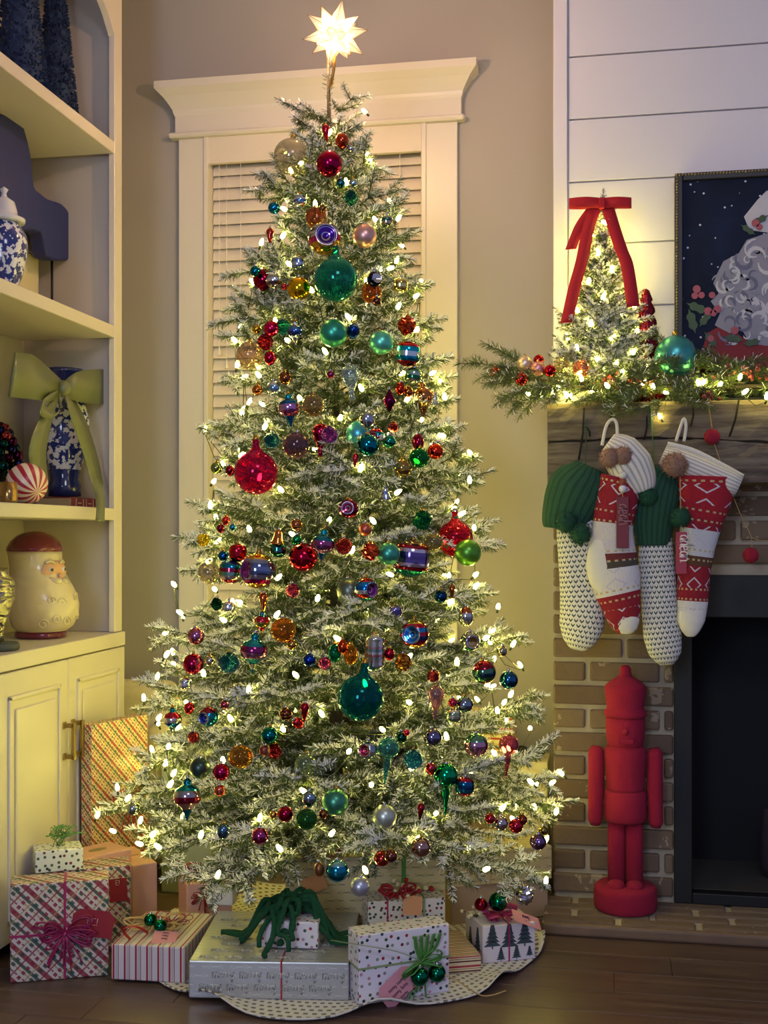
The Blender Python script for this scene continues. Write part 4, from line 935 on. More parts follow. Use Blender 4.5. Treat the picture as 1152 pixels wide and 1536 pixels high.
# small dotted gift on top of it
z2 = g2[3] + .0012
g3 = gift('little spotted gift with curly green ribbon on top of plaid gift', (53, 1311), (125, 1304), 1278, .08, z2, dotsC)
m = MB(); q = random.Random(4)
for k in range(14):
    a = q.uniform(0, 6.28); L = q.uniform(.02, .06); p0 = Vector((q.uniform(-.005, .01), 0, g3[3])); pts = [p0 + Vector((math.cos(a) * L * t + .012 * math.sin(9 * t + k), math.sin(a) * L * .5 * t, .045 * math.sin(t * 2.6) + .008 * math.sin(14 * t))) for t in np.linspace(0, 1, 12)]
    m.strip(pts, (0, .004, .002), .0005)
m.build('curled_ribbon', green_rib, g3[0])
# pink gift and slim pink box
g4 = gift('pale pink gift box tied with thin string beside the cabinet', (148, 1412), (236, 1397), 1306, .2, .001, pink_p)
band(g4, 'y', .01, .003, raffia); band(g4, 'x', .0, .003, raffia)
g5 = gift('slim pink lidded box with oval window lying on pink gift', (127, 1307), (198, 1291), 1288, .11, g4[3] + .0023, pink_p)
MB().lathe([(.001, .001), (.018, .001), (.02, .0004), (.021, -.001)], 24, 0, TR((0.0, 0, g5[3])) @ Matrix.Diagonal((1.4, .7, 1, 1))).build('oval_panel', mat('oval_panel', '8a7a58', .5), g5[0])
# candy stripe gift
g6 = gift('red and white candy striped gift with two green balls on top', (167, 1469), (277, 1475), 1416, .26, SK, stripeA)
strand_bow(g6[0], (-.02, -.02, g6[3] + .004), .075, raffia, 18, 8, .0017, 5, .05, False); strand_bow(g6[0], (.012, .01, g6[3] + .006), .06, magenta, 8, 9, .0013, 3, .04, False)
gball(g6[0], (-.028, -.03, g6[3] + .029), .0165); gball(g6[0], (.006, -.055, g6[3] + .024), .0165)
paper_tag(g6[0], TR((.028, -.088, g6[3] + .006)) @ rotm(-70, 4, 8), .058, .05, pink_tag, ['merry', 'merry', 'merry'], ink, .007, False)
MB().strip(smooth([(-.055, -.1, g6[3] + .003), (-.07, -.11, g6[3] + .03), (-.04, -.1, g6[3] + .035), (-.02, -.07, g6[3] + .01)], 4), (0, .014, 0), .0006).build('ribbon_loop', red_rib, g6[0])
# large silver script gift
g7 = gift('large flat silver gift with raised merry script and red string', (283, 1497), (523, 1501), 1441, .37, SK, scriptA)
band(g7, 'y', .03, .004, red_rib, 'string')
hh = g7[3]
def word(M, size, w): m = MB(); write(m, 'merry', M, size, w); m.build('merry_word', silver_ink, g7[0])
for zz_, x0 in ((.048, -.13), (.02, -.16)):
    for k in range(5): word(TR((x0 + k * .064, -g7[2] / 2 - .0012, zz_)), .024, .09)
for j in range(7):
    for k in range(5): word(TR((-.165 + .018 * (j % 3) + k * .058, -.165 + j * .045, hh + .0013)) @ rotm(-90, 0, 0), .021, .1)
z7 = SK + g7[3] + .0025
# spotted cube under the green chenille bow
g8 = gift('spotted gift under a big green chenille bow on silver gift', (392, 1421), (477, 1424), 1381, .09, z7, dotsA)
m = MB(); q = random.Random(12); c0 = Vector((-.01, 0, g8[3] + .006))
for k in range(52):
    a = q.uniform(0, 6.28); L = q.uniform(.05, .16); sx, sy_ = math.cos(a), math.sin(a); pts = []
    if sy_ > .5: L *= .6
    for t in np.linspace(0, 1, 14):
        x = sx * L * t + .02 * t * math.sin(8 * t + k); y = sy_ * L * .75 * t + .018 * t * math.cos(7 * t + 2 * k)
        z_ = (.012 + .03 * ((k * 7) % 5) / 5) * math.sin(min(1, t * 1.4) * 3.1) + .010 + .006 * math.sin(9 * t + k); out = max(abs(x) - .055, abs(y) - .045, 0); z_ = z_ - min(out * 1.3, g8[3] + .012)
        pts.append(c0 + Vector((x, y, max(z_, -g8[3] + .004))))
    m.tube(pts, .0062, 8)
for p_ in ((-.01, -.06, -.03), (-.008, -.065, -.05)): m.sphere(c0 + Vector(p_), .009, 8, 6)
bw_ = m.build('chenille_bow', dkgreen, g8[0])
# spotted flat gift at the front with green balls
g9 = gift('upright spotted gift with two green balls and pink handwritten tag', (538, 1509), (674, 1487), 1404, .07, SK, dotsA)
band(g9, 'z', g9[3] * .52, .005, sage_rib); dd = -g9[2] / 2
strand_bow(g9[0], (.035, dd - .004, g9[3] * .5), .05, green_rib, 10, 5, .002, 9, .085, name='grass_bow')
m = MB()
for k in range(5):
    x = .025 + .012 * k; m.strip(smooth([(.04, dd - .006, g9[3] * .5), (x, dd - .012, g9[3] * .72), (x + .004 * (k - 2), dd - .02, g9[3] * .93)], 4), (.009, 0, 0), .0006)
m.build('ribbon_leaves', green_rib, g9[0])
gball(g9[0], (.028, dd - .022, g9[3] * .34), .0215); gball(g9[0], (.072, dd - .022, g9[3] * .35), .021)
paper_tag(g9[0], TR((-.022, dd - .012, g9[3] * .22)) @ rotm(-6, -38, 0), .095, .058, pink_tag, ['merry merry', 'merry home', 'merry'], ink, .010)
MB().tube(smooth([(.04, dd - .008, g9[3] * .52), (-.03, dd - .02, g9[3] * .75), (-.12, dd - .01, g9[3] * .9), (-.16, dd + .06, g9[3] * .86)], 5), .003, 6, 0, False, .35).build('ribbon_tail', sage_rib, g9[0])
MB().tube(smooth([(.06, dd - .008, g9[3] * .36), (.1, dd - .05, .05), (.17, dd - .06, .003), (.235, dd - .055, .003)], 5), .0018, 5).build('straw_tail', raffia, g9[0])
# berry gift
g10 = gift('spotted gift with cream berries red ribbon and peach tag', (552, 1441), (668, 1433), 1353, .085, SK, dotsB)
band(g10, 'y', -.05, .004, magenta); band(g10, 'y', .045, .006, sage_rib)
berries(g10[0], (.005, -.02, g10[3]), 34, .026, [berry_w, berry_w, berry_r], 3, .0062)
strand_bow(g10[0], (-.02, -.03, g10[3] + .003), .05, red_rib, 12, 6, .0024, 4, .04, False)
paper_tag(g10[0], TR((.012, -.054, g10[3] - .012)) @ rotm(-14, 6, 0), .05, .046, orange_tag, [], ink, .008, False)
# big cream script gift behind
g11 = gift('large cream gift covered in dark handwriting behind the berry gift', (428, 1419), (668, 1414), 1288, .05, SK, scriptB)
band(g11, 'y', .1, .012, green_rib); m = MB(); q = random.Random(9)
for k in range(34):
    a = q.uniform(0, 6.28); L = q.uniform(.02, .065); c_ = Vector((-.085, -.02, g11[3])); m.strip(smooth([c_, c_ + Vector((math.cos(a) * L * .5, math.sin(a) * L * .5, .035 * q.uniform(.5, 1.3))), c_ + Vector((math.cos(a) * L, math.sin(a) * L, .012 * q.random()))], 3), (.002, .003, 0), .0005)
m.build('shredded_bow', red_rib, g11[0]); berries(g11[0], (-.085, -.03, g11[3] + .015), 14, .022, [berry_r, orange_tag], 8, .006)
paper_tag(g11[0], TR((-.135, -.05, g11[3] - .06)) @ rotm(-30, -24, 0), .06, .045, orange_tag, [], ink, .008, False)
# right: kraft box with script lid
g12 = gift('large plain kraft box at the right below the script box', (676, 1391), (822, 1374), 1331, .2, .001, kraft)
g13 = gift('wide kraft script gift stacked on the plain kraft box', (672, 1332), (828, 1318), 1281, .23, .001 + g12[3] + .0015, scriptC)
band(g13, 'y', -.03, .003, raffia)
# striped flat gift, tree print gift
g14 = gift('flat cream gift with thin dark stripes beside the spotted gift', (672, 1462), (722, 1458), 1436, .19, SK, stripeB)
g15 = gift('white gift printed with dark fir trees and tied with pink bow', (724, 1446), (803, 1438), 1390, .13, SK, lilac_p)
m = MB(); w15, d15, h15 = g15[1], g15[2], g15[3]
def fir(M, s_):
    for j in range(5):
        b = .42 * (1 - j * .17); z0_ = j * .18 + .12; m.poly([(-b * s_, z0_ * s_), (b * s_, z0_ * s_), (.08 * s_, (z0_ + .26) * s_), (-.08 * s_, (z0_ + .26) * s_)], M, .0008)
    m.poly([(-.03 * s_, 0), (.03 * s_, 0), (.03 * s_, .14 * s_), (-.03 * s_, .14 * s_)], M, .0008)
for x, z_, s_ in ((-.045, .035, .055), (.0, .03, .058), (.042, .035, .058), (-.022, .003, .03), (.02, .004, .032), (.055, .008, .024)):
    fir(TR((x, -d15 / 2 - .0002, z_)), s_)
for y, z_, s_ in ((-.03, .02, .055), (.025, .01, .05)): fir(TR((-w15 / 2 - .0002, y, z_)) @ rotm(0, 0, -90), s_)
m.build('fir_print', mat('fir_print', '35424a', .6), g15[0])
band(g15, 'y', .0, .004, magenta); strand_bow(g15[0], (-.008, -.02, h15 + .004), .05, magenta, 16, 4, .0024, 4, .05, False)
MB().strip(smooth([(0, -.03, h15 + .004), (-.025, -.05, h15 + .02), (-.05, -.04, h15 + .012), (-.02, -.03, h15 + .004)], 4), (0, .016, .006), .0008).build('ribbon_loop', magenta, g15[0])
paper_tag(g15[0], TR((.048, -.06, h15 + .006)) @ rotm(-50, 24, 12), .09, .036, pink_tag, ['merry'], ink, .011, False)
gball(g15[0], (-.012, -.02, h15 + .045), .0245); gball(g15[0], (-.052, .0, h15 + .035), .017, mat('gift_red_ball', '8c1428', .12, .9)); berries(g15[0], (-.06, .01, h15), 16, .016, [berry_w], 5, .005)
# behind and beside the tree
A = at_d(137, 1380, 3.33); B = at_d(222, 1380, 3.53); w = math.hypot(B.x - A.x, B.y - A.y); a = math.atan2(B.y - A.y, B.x - A.x)
g16r = thing('gift_box', 'tall fine plaid gift standing upright against the cabinet door', 'gift', ((A.x + B.x) / 2, (A.y + B.y) / 2, .001), a, 'wrapped gifts under the tree')
MB().box((0, .02, .275), (w, .04, .55)).build('wrapped_box', plaidB, g16r, bevel=.003); g16 = (g16r, w, .04, .55)
strand_bow(g16r, (.02, -.002, .31), .07, red_rib, 14, 2, .0018, 6, .09); strand_bow(g16r, (.02, -.002, .32), .06, green_rib, 8, 5, .0014, 4, .1)
strand_bow(g16r, (.03, -.003, .14), .08, red_rib, 14, 12, .0016, 5, .05)
p1_, p2_ = at_y(242, 1100, 3.42), at_y(316, 1100, 3.42)
g17 = thing('gift_box', 'tall pale sage gift behind the tree beside the little armchair', 'gift', ((p1_.x + p2_.x) / 2, 3.50, .001), 0, 'wrapped gifts under the tree')
MB().box((0, 0, p1_.z / 2), (p2_.x - p1_.x, .16, p1_.z)).build('wrapped_box', sage_p, g17, bevel=.003)
a1, a2 = at_y(640, 1075, 3.6), at_y(769, 1075, 3.6); zl = at_y(769, 1130, 3.6).z
g18 = thing('gift_box', 'plain kraft gift carrying the striped gift behind the tree', 'gift', ((a1.x + a2.x) / 2, 3.68, .001), 0, 'wrapped gifts under the tree')
MB().box((0, 0, zl / 2), (a2.x - a1.x, .16, zl)).build('wrapped_box', kraft, g18, bevel=.003)
g19 = thing('gift_box', 'cream gift with red horizontal stripes on kraft gift behind the tree', 'gift', ((a1.x + a2.x) / 2, 3.68, zl + .0025), 0, 'wrapped gifts under the tree')
hh = a2.z - zl; MB().box((0, 0, hh / 2), (a2.x - a1.x, .15, hh)).build('wrapped_box', stripeC, g19, bevel=.003)
b1, b2 = at_y(779, 1143, 3.62), at_y(829, 1143, 3.62)
g20 = thing('gift_box', 'cream gift with a black bow in the corner beside the chimney', 'gift', ((b1.x + b2.x) / 2 - .01, 3.70, .001), 0, 'wrapped gifts under the tree')
MB().box((0, 0, b1.z / 2), (b2.x - b1.x - .01, .15, b1.z)).build('wrapped_box', cream_p, g20, bevel=.003)
strand_bow(g20, (-.01, -.02, b1.z + .003), .04, mat('black_ribbon', '14140f', .5), 10, 5, .0025, 3, .03, False)
# pink gift with red bow between candy stripe and silver gift
g21 = gift('pink gift with red string bow between striped and silver gifts', (262, 1420), (332, 1412), 1342, .13, SK, pink_p)
g21[0].location += Vector((.0, .09, 0)); strand_bow(g21[0], (-.02, -.068, g21[3] - .03), .04, red_rib, 12, 7, .0014, 6, .05); strand_bow(g21[0], (.01, .0, g21[3] + .003), .06, magenta, 12, 17, .0014, 4, .05, False)
g22 = gift('small white gift with tiny crest at the back of silver gift', (310, 1357), (349, 1359), 1330, .05, z7, white_p)
MB().tube([(-.008, -.026, .02), (.0, -.0265, .03), (.008, -.026, .02), (0, -.0265, .012), (-.008, -.026, .02)], .0009, 4).build('crest', ink, g22[0])
# ------------------------------------------------------------------ little armchair behind the cabinet end
pa = at_y(186, 1030, 3.62); pb = at_y(229, 1030, 3.62); pc = at_y(246, 1085, 3.55)
boucle = mat('cream_upholstery', 'd8cda6', .9, 0, .06, 60, .5, 260)
ac = thing('armchair', "child size cream upholstered armchair in the corner behind the cabinet", 'armchair', (pb.x - .12, 3.7, .001))
def cushion(name, c, d, bev=.04):
    o = MB().box((0, 0, 0), d).build(name, boucle, ac, c, bevel=bev, seg=5); [setattr(p, 'use_smooth', True) for p in o.data.polygons]; return o
zt = pa.z
cushion('backrest', (0, .10, zt / 2 + .1), (.28, .12, zt - .2), .05)
cushion('seat', (0, -.02, .22), (.26, .26, .14), .03)
za = at_y(230, 1084, 3.55).z
for sx in (-1, 1):
    cushion('armrest', (sx * .17, -.03, za / 2 + .02), (.09, .30, za - .05), .043)
lm = mat('chair_leg_wood', '3a2a1c', .5)
for sx in (-1, 1):
    for y in (-.15, .13): MB().lathe([(.012, 0), (.018, .10), (.001, .101)], 10).build('leg', lm, ac, (sx * .15, y, 0))
# ================================================================== nutcracker on the hearth
nc_p = at_z(938, 1362, HZ + .001); ND = depth(nc_p); npx = ND / F
fl_red = mat('red_flocking', '8c0830', .95, 0, .12, 120, .5, 700)
nt = thing('nutcracker', 'red flocked nutcracker figure on round base standing on the brick hearth', 'nutcracker', (nc_p.x, nc_p.y, HZ + .001), YAW * .0)
zz = lambda py: (1362 - py) * npx
def nl(name, prof, loc=(0, 0, 0), n=28): return MB().lathe([(max(r_ * npx, 1e-4), zz(y)) for r_, y in prof], n).build(name, fl_red, nt, loc)
nl('base', [(.1, 1326), (42, 1326), (46, 1330), (47, 1336), (47, 1354), (46, 1360), (44, 1362), (.1, 1362)])
for sx in (-1, 1):
    MB().sphere((sx * 13.5 * npx, -12 * npx, zz(1325)), 13 * npx, 16, 10, 0, (1, 1.35, .7)).build('boot', fl_red, nt)
    nl('leg', [(.1, 1228), (13, 1229), (13.4, 1262), (13.6, 1266), (13.2, 1270), (13, 1322), (.1, 1328)], (sx * 13 * npx, 0, 0))
    a = MB(); x = sx * 43 * npx
    a.tube([(x - sx * 1 * npx, 0, zz(1121)), (x, 0, zz(1128)), (x, -.004, zz(1180)), (x + sx * npx, -.008, zz(1215)), (x + sx * 1.5 * npx, -.010, zz(1230)), (x + sx * 1.5 * npx, -.010, zz(1238))], [8 * npx, 12 * npx, 12 * npx, 11 * npx, 11 * npx, 7 * npx], 14)
    a.build('arm', fl_red, nt)
nl('tunic', [(.1, 1183), (29, 1184), (31, 1187), (32, 1222), (31, 1228), (28, 1231), (.1, 1231)]); nl('torso', [(.1, 1117), (27, 1118), (31, 1124), (30, 1150), (28, 1178), (29, 1184), (.1, 1186)])
nl('head', [(.1, 1072), (27, 1073), (29, 1078), (29, 1096), (28, 1108), (26, 1116), (22, 1121), (.1, 1122)])
MB().sphere((0, -28 * npx, zz(1094)), 5 * npx, 10, 8).build('nose', fl_red, nt); MB().bx(-12 * npx, 12 * npx, -31 * npx, -25 * npx, zz(1112), zz(1104)).build('jaw', fl_red, nt, bevel=.004)
nl('hat', [(.1, 1011), (7, 1012), (20, 1020), (29, 1027), (31, 1031), (30, 1042), (27.5, 1060), (28, 1063), (31.5, 1066), (32, 1070), (31, 1074), (.1, 1075)]); nl('finial', [(.1, 997), (5, 998), (8.5, 1003), (8, 1009), (12, 1016), (.1, 1018)])
# ================================================================== stockings
YS = 3.262
def knit_uv(name, fn, bs=1.0):
    g = G(name); u, v = g.uv(); c = fn(g, u, v)
    ku = g.math('SUBTRACT', g.math('FRACT', g.math('MULTIPLY', u, 44)), .5); kv = g.math('ADD', g.math('MULTIPLY', v, 260), g.math('MULTIPLY', g.math('ABSOLUTE', ku), 1.2))
    hgt = g.math('MULTIPLY', g.math('SINE', g.math('MULTIPLY', kv, 6.283)), .5); g.bump(g.math('ADD', hgt, g.math('ABSOLUTE', g.math('MULTIPLY', ku, -2))), .5 * bs, .0015); return g.base(c, .95, 0)
def vee(g, u, v):
    row = g.math('FLOOR', g.math('DIVIDE', v, .0135)); uu = g.math('ADD', g.math('MULTIPLY', u, 24), g.math('MULTIPLY', g.math('MODULO', row, 2), .5)); fu = g.math('ABSOLUTE', g.math('SUBTRACT', g.math('FRACT', uu), .5)); fv = g.math('FRACT', g.math('DIVIDE', v, .0135))
    d = g.math('ABSOLUTE', g.math('SUBTRACT', fv, g.math('SUBTRACT', .75, g.math('MULTIPLY', fu, 1.2)))); f = g.math('MULTIPLY', g.math('LESS_THAN', d, .2), g.math('LESS_THAN', fu, .36))
    return g.mix(f, 'd5d2c6', '3f4c50')
def isle(stops):
    def fn(g, u, v):
        c = g.ramp(g.math('DIVIDE', v, .5), [(p, q) for p, q in stops], True)
        du = g.math('ABSOLUTE', g.math('SUBTRACT', g.math('FRACT', g.math('MULTIPLY', u, 5)), .5)); dv = g.math('ABSOLUTE', g.math('SUBTRACT', g.math('FRACT', g.math('DIVIDE', v, .052)), .5))
        f = g.math('LESS_THAN', g.math('ABSOLUTE', g.math('SUBTRACT', g.math('ADD', du, dv), .34)), .045); k = g.stripe(g.math('ADD', v, 0.008), .11, .5, .5)
        dots_ = g.math('MULTIPLY', g.stripe(v, .026, .5, .2), g.stripe(u, .05, .5, .45))
        c2 = g.mix(g.math('MULTIPLY', f, k), c, 'c4bfc8'); return g.mix(g.math('MULTIPLY', dots_, g.math('SUBTRACT', 1.0, k)), c2, 'b9a878')
    return fn
knit_v = knit_uv('knit_vee', vee)
isleA = knit_uv('knit_isle_leg', isle([(0, '8c1626'), (.2, '8c1626'), (.24, 'c9c4c0'), (.40, '6a2a28'), (.44, '4a4238'), (.48, 'd6d0c8'), (.62, '8c1626'), (.84, 'd0c9bc')]))
isleB = knit_uv('knit_isle_red', isle([(0, '9c1626'), (.22, '8c1626'), (.28, 'c9c8c4'), (.42, '5a3a28'), (.47, '8c1626'), (.66, 'd8d4cc')]))
def rib_f(col): return lambda g, u, v: g.mix(g.stripe(u, .045, .5, .4), col, tuple(x * .6 for x in lin(col)[:3]) + (1,))
rib_g = knit_uv('knit_green_rib', rib_f('1f4a34'), .6); rib_w = knit_uv('knit_white_rib', rib_f('d9d4c4'), .5); wool_w = mat('wool_white', 'd9d4c4', .95, 0, .05, 60, .5, 500); wool_g = mat('wool_green', '14452d', .95, 0, .15, 120, .5, 600); velvet_g = mat('green_velvet', '174a2c', .7, 0, .1, 40); yarn_b = mat('yarn_brown', '8a6a58', .95, 0, .35, 150); felt_r = mat('felt_red', '90102a', .95, 0, .12, 90, .4, 600); twine = mat('twine', 'a88a58', .9)
def sleeve(mb, path, y=YS, dep=.55, n=20, open_top=False):
    """knit tube along pixel spine (px, py, half width px), flattened in depth"""
    P = [(at_y(a, b, y), w * y / ray(a)[1] / F) for a, b, w in path]; pts = smooth([p for p, w in P], 4); ws = []
    for i in range(len(P) - 1):
        for j in range(4): ws.append(P[i][1] + (P[i + 1][1] - P[i][1]) * (j / 4))
    ws.append(P[-1][1]); mb.tube(pts, ws, n, 0, False, dep, up=(0, 1, 0)); return mb
def local(root, o): o.location = -Vector(root.location); return o
def pom(root, px, py, r, mt, y, spikes=True, seed=1, name='pompom'):
    c = at_y(px, py, y); rr_ = r * y / ray(px)[1] / F; q = random.Random(seed); m = MB(); m.sphere(c, rr_ * .8, 16, 10)
    if spikes:
        for k in range(420):
            d = Vector((q.gauss(0, 1), q.gauss(0, 1), q.gauss(0, 1))).normalized(); L = rr_ * q.uniform(.92, 1.06); s_ = d.orthogonal().normalized() * rr_ * .05; t = d.cross(s_)
            m.add([c + d * rr_ * .6 + s_, c + d * rr_ * .6 - s_ * .5 + t * .8, c + d * rr_ * .6 - s_ * .5 - t * .8, c + d * L], [(0, 1, 3), (1, 2, 3), (2, 0, 3)], 0, False)
    return local(root, m.build(name, mt, root))
def cordp(root, pp, r, mt, y, name='cord', sy=1.0): return local(root, MB().tube(smooth([at_y(a, b, y if len(c_) == 0 else c_[0]) for a, b, *c_ in pp], 4), r, 6, 0, False, sy).build(name, mt, root))
def stocking(label, anchor): return thing('stocking', label, 'stocking', at_y(anchor[0], anchor[1], YS), 0, 'stockings hanging from the mantel')
# 1 green cuffed, by the beam end
s1 = stocking('white knit stocking with green cuff and pompoms at the beam end', (870, 620))
local(s1, sleeve(MB(), [(862, 770, 27), (866, 800, 31), (872, 860, 33), (875, 905, 35), (872, 940, 33), (868, 962, 24), (865, 975, 9)]).build('knit_leg', knit_v, s1))
local(s1, sleeve(MB(), [(886, 700, 22), (878, 716, 38), (866, 735, 46), (856, 758, 42), (848, 782, 36), (846, 794, 30)], YS - .002, .62).build('cuff', rib_g, s1))
cordp(s1, [(881, 628, MY - .006), (879, 660, MY - .012), (878, 700, YS)], .004, velvet_g, YS, 'hanging_ribbon', .3)
cordp(s1, [(866, 706, YS - .03), (856, 740, YS - .045), (850, 778, YS - .04)], .0012, velvet_g, YS); cordp(s1, [(866, 706, YS - .03), (868, 750, YS - .045), (869, 790, YS - .04)], .0012, velvet_g, YS)
pom(s1, 849, 783, 19, wool_g, YS - .042, True, 1); pom(s1, 870, 800, 19, wool_g, YS - .045, True, 2)
# 2 fair isle with white heel
s2 = stocking('red fair isle stocking with white heel toe and cuff and brown pompoms', (918, 630))
Y2 = YS - .028
local(s2, sleeve(MB(), [(934, 718, 33), (926, 750, 31), (919, 790, 30), (918, 830, 36), (923, 870, 38), (931, 905, 30), (936, 930, 24), (938, 944, 17), (939, 951, 6)], Y2).build('knit_leg', isleA, s2))
local(s2, sleeve(MB(), [(912, 800, 8), (903, 825, 20), (902, 850, 23), (905, 872, 20), (912, 892, 8)], Y2 - .016, .5).build('heel', wool_w, s2)); local(s2, sleeve(MB(), [(938, 918, 17), (939, 930, 20), (939, 943, 16), (939, 951, 7)], Y2 - .003, .62).build('toe', wool_w, s2))
local(s2, sleeve(MB(), [(912, 664, 16), (930, 678, 30), (946, 700, 34), (958, 722, 28), (964, 738, 18)], Y2 - .004, .62).build('cuff', rib_w, s2))
cordp(s2, [(903, 668), (909, 640), (918, 629), (925, 636), (926, 664)], .0042, wool_w, Y2 - .012, 'hanging_loop')
pom(s2, 914, 687, 18, yarn_b, Y2 - .036, True, 3); pom(s2, 934, 684, 17, yarn_b, Y2 - .034, True, 4)
for k, (py, mt) in enumerate(((713, 'd0ccc0'), (723, '8a3a28'), (733, 'd0ccd0'))): local(s2, MB().sphere(at_y(934, py, Y2 - .046), .0105, 12, 8).build('wooden_bead', mat('bead_' + mt, mt, .5), s2))
tg = MB(); a, b = at_y(934, 745, Y2 - .046), at_y(934, 822, Y2 - .046); hw_ = .016
tg.bx(a.x - hw_, a.x + hw_, a.y, a.y + .004, b.z, a.z); o = local(s2, tg.build('name_tag', mat('tag_wood_red', '6a1a28', .6), s2, bevel=.0015)); cordp(s2, [(934, 738), (934, 746)], .0011, twine, Y2 - .046)
m = MB(); write(m, 'aeah', TR((a.x - .010, a.y - .001, a.z - .02)) @ rotm(0, 90, 0), .034, .1); x_ = m.build('name_script', mat('name_dark', '9c6a70', .6), o)
# 3 second green cuffed
s3 = stocking('white knit stocking with green cuff hung by bright green ribbon', (978, 620))
local(s3, sleeve(MB(), [(984, 800, 22), (984, 830, 26), (987, 870, 27), (990, 915, 27), (994, 955, 28), (998, 980, 24), (1000, 997, 10)]).build('knit_leg', knit_v, s3))
local(s3, sleeve(MB(), [(1000, 704, 18), (994, 720, 28), (986, 745, 33), (981, 780, 31), (980, 805, 27), (980, 818, 24)], YS - .002, .65).build('cuff', rib_g, s3))
cordp(s3, [(976, 606, MY - .008), (979, 660, MY - .014), (983, 715, YS)], .0042, mat('bright_green_ribbon', '2f7a34', .6), YS, 'hanging_ribbon', .3)
pom(s3, 972, 745, 18, wool_g, YS - .034, True, 5); pom(s3, 1020, 776, 18, wool_g, YS - .05, True, 6); cordp(s3, [(990, 715, YS - .028), (982, 730, YS - .035), (974, 742, YS - .036)], .0012, velvet_g, YS)
# 4 red with wide white cuff
s4 = stocking('red fair isle stocking with wide white cuff and single brown pompom', (1022, 630))
Y4 = YS - .012
local(s4, sleeve(MB(), [(1060, 715, 44), (1058, 745, 40), (1052, 780, 32), (1046, 820, 26), (1041, 860, 24), (1039, 900, 23), (1037, 930, 20), (1036, 948, 12), (1036, 954, 5)], Y4).build('knit_leg', isleB, s4))
local(s4, sleeve(MB(), [(1037, 915, 19), (1036, 932, 20), (1036, 947, 13), (1036, 955, 5)], Y4 - .003, .62).build('toe', wool_w, s4))
m = MB(); A, B = at_y(1002, 664, Y4), at_y(1116, 712, Y4); pts = []
dirv = (B - A).normalized(); dn = Vector((dirv.z, 0, -dirv.x)); dn = dn if dn.z < 0 else -dn
for k in range(9):
    t = k / 8; pts.append(A + (B - A) * t + dn * .034)
m.tube(pts, [.026, .034, .035, .036, .036, .036, .035, .035, .03], 18, 0, False, .95, up=(0, 1, 0)); local(s4, m.build('cuff', rib_w, s4))
m = MB(); m.tube(smooth([A + dn * .004, A + (B - A) * .3 - dn * .006, A + (B - A) * .65 - dn * .002, B + dn * .006], 5), .007, 8); local(s4, m.build('cuff_rim', wool_w, s4))
cordp(s4, [(1014, 662), (1021, 640), (1026, 628), (1029, 640), (1026, 662)], .0042, wool_w, Y4 - .01, 'hanging_loop')
pom(s4, 1012, 697, 22, yarn_b, Y4 - .05, True, 7); cordp(s4, [(1020, 715), (1021, 760), (1022, 800)], .0013, twine, Y4 - .05)
a, b = at_y(1022, 798, Y4 - .052), at_y(1022, 861, Y4 - .052); o = local(s4, MB().bx(a.x - .014, a.x + .014, a.y, a.y + .004, b.z, a.z).build('name_tag', mat('tag_wood_pink', '9c2c40', .6), s4, bevel=.0015))
m = MB(); write(m, 'adean', TR((a.x - .004, a.y - .001, a.z - .008)) @ rotm(0, 90, 0), .034, .12); m.build('name_script', white_ink, o)
# felt ball garland
fg = thing('felt_ball_garland', 'twine garland with red felt balls hanging from the mantel', 'garland', at_y(1062, 600, MY - .02))
pom(fg, 1068, 655, 15, felt_r, MY - .03, False); pom(fg, 1126, 833, 15, felt_r, MY - .03, False); pom(fg, 1188, 790, 15, felt_r, MY - .03, False)
cordp(fg, [(1061, 590, MY - .012), (1064, 615), (1068, 642)], .0016, twine, MY - .03, 'twine'); cordp(fg, [(1068, 655, MY - .03), (1085, 705, MY - .04), (1110, 770, MY - .03), (1127, 806, MY - .03), (1126, 833, MY - .03)], .0011, twine, MY - .03, 'twine'); cordp(fg, [(1127, 806), (1150, 811), (1188, 790), (1230, 700, MY - .02)], .0011, twine, MY - .03, 'twine')
# ================================================================== mantel top
YMT = 3.385
mt_p = at_y(905, 590, YMT); zt0 = mz1 + .001
SM = [make_branch(L, 300 + i, 3000, .012, 1.25, .34, .8) for i, L in enumerate((.05, .05, .08, .08, .11, .11, .14, .14))]
st = thing('tabletop_tree', 'small flocked tabletop tree with lights and red velvet bow on mantel', 'tree', (mt_p.x, YMT, zt0))
htree = at_y(905, 287, YMT).z - zt0
MB().tube([(0, 0, .01), (0, 0, htree * .97)], [.007, .002], 8).build('trunk', stemm, st); MB().lathe([(.05, 0), (.05, .012), (.02, .022), (.001, .023)], 18).build('base', mat('burlap', '8a7450', .95, 0, .2, 90), st)
q = random.Random(31); z = .045
while z < htree * .93:
    Rr = .122 * (1 - z / htree) ** .85 + .012; n = max(5, int(5 + Rr * 75)); a0 = q.uniform(0, 6)
    for k in range(n):
        want = Rr * q.uniform(.85, 1.1); j = min(range(0, 8, 2), key=lambda i: abs((.05, .05, .08, .08, .11, .11, .14, .14)[i] - want)); L = (.05, .05, .08, .08, .11, .11, .14, .14)[j]
        inst('branch', SM[j + q.randrange(2)], st, (0, 0, z), (q.uniform(-.3, .3), R(-18 + q.uniform(-12, 12)), a0 + k * 6.283 / n + q.uniform(-.2, .2)), want / L)
    z += .021
s = Spruce(5); s.twig([(0, 0, htree * .85), (0, 0, htree)], 2200, .012, .5, .7); inst('leader', s.mesh('leader'), st)
bowm = mat('red_velvet', 'a8061c', .8, 0, .08, 60)
bwt = thing('velvet_bow', 'red velvet ribbon bow with long tails at the small tree top', 'bow', at_y(903, 304, YMT - .03)); BO = Vector(bwt.location)
pp = lambda a, b, y: at_y(a, b, y) - BO
hb = (at_y(903, 297, YMT).z - at_y(903, 313, YMT).z)
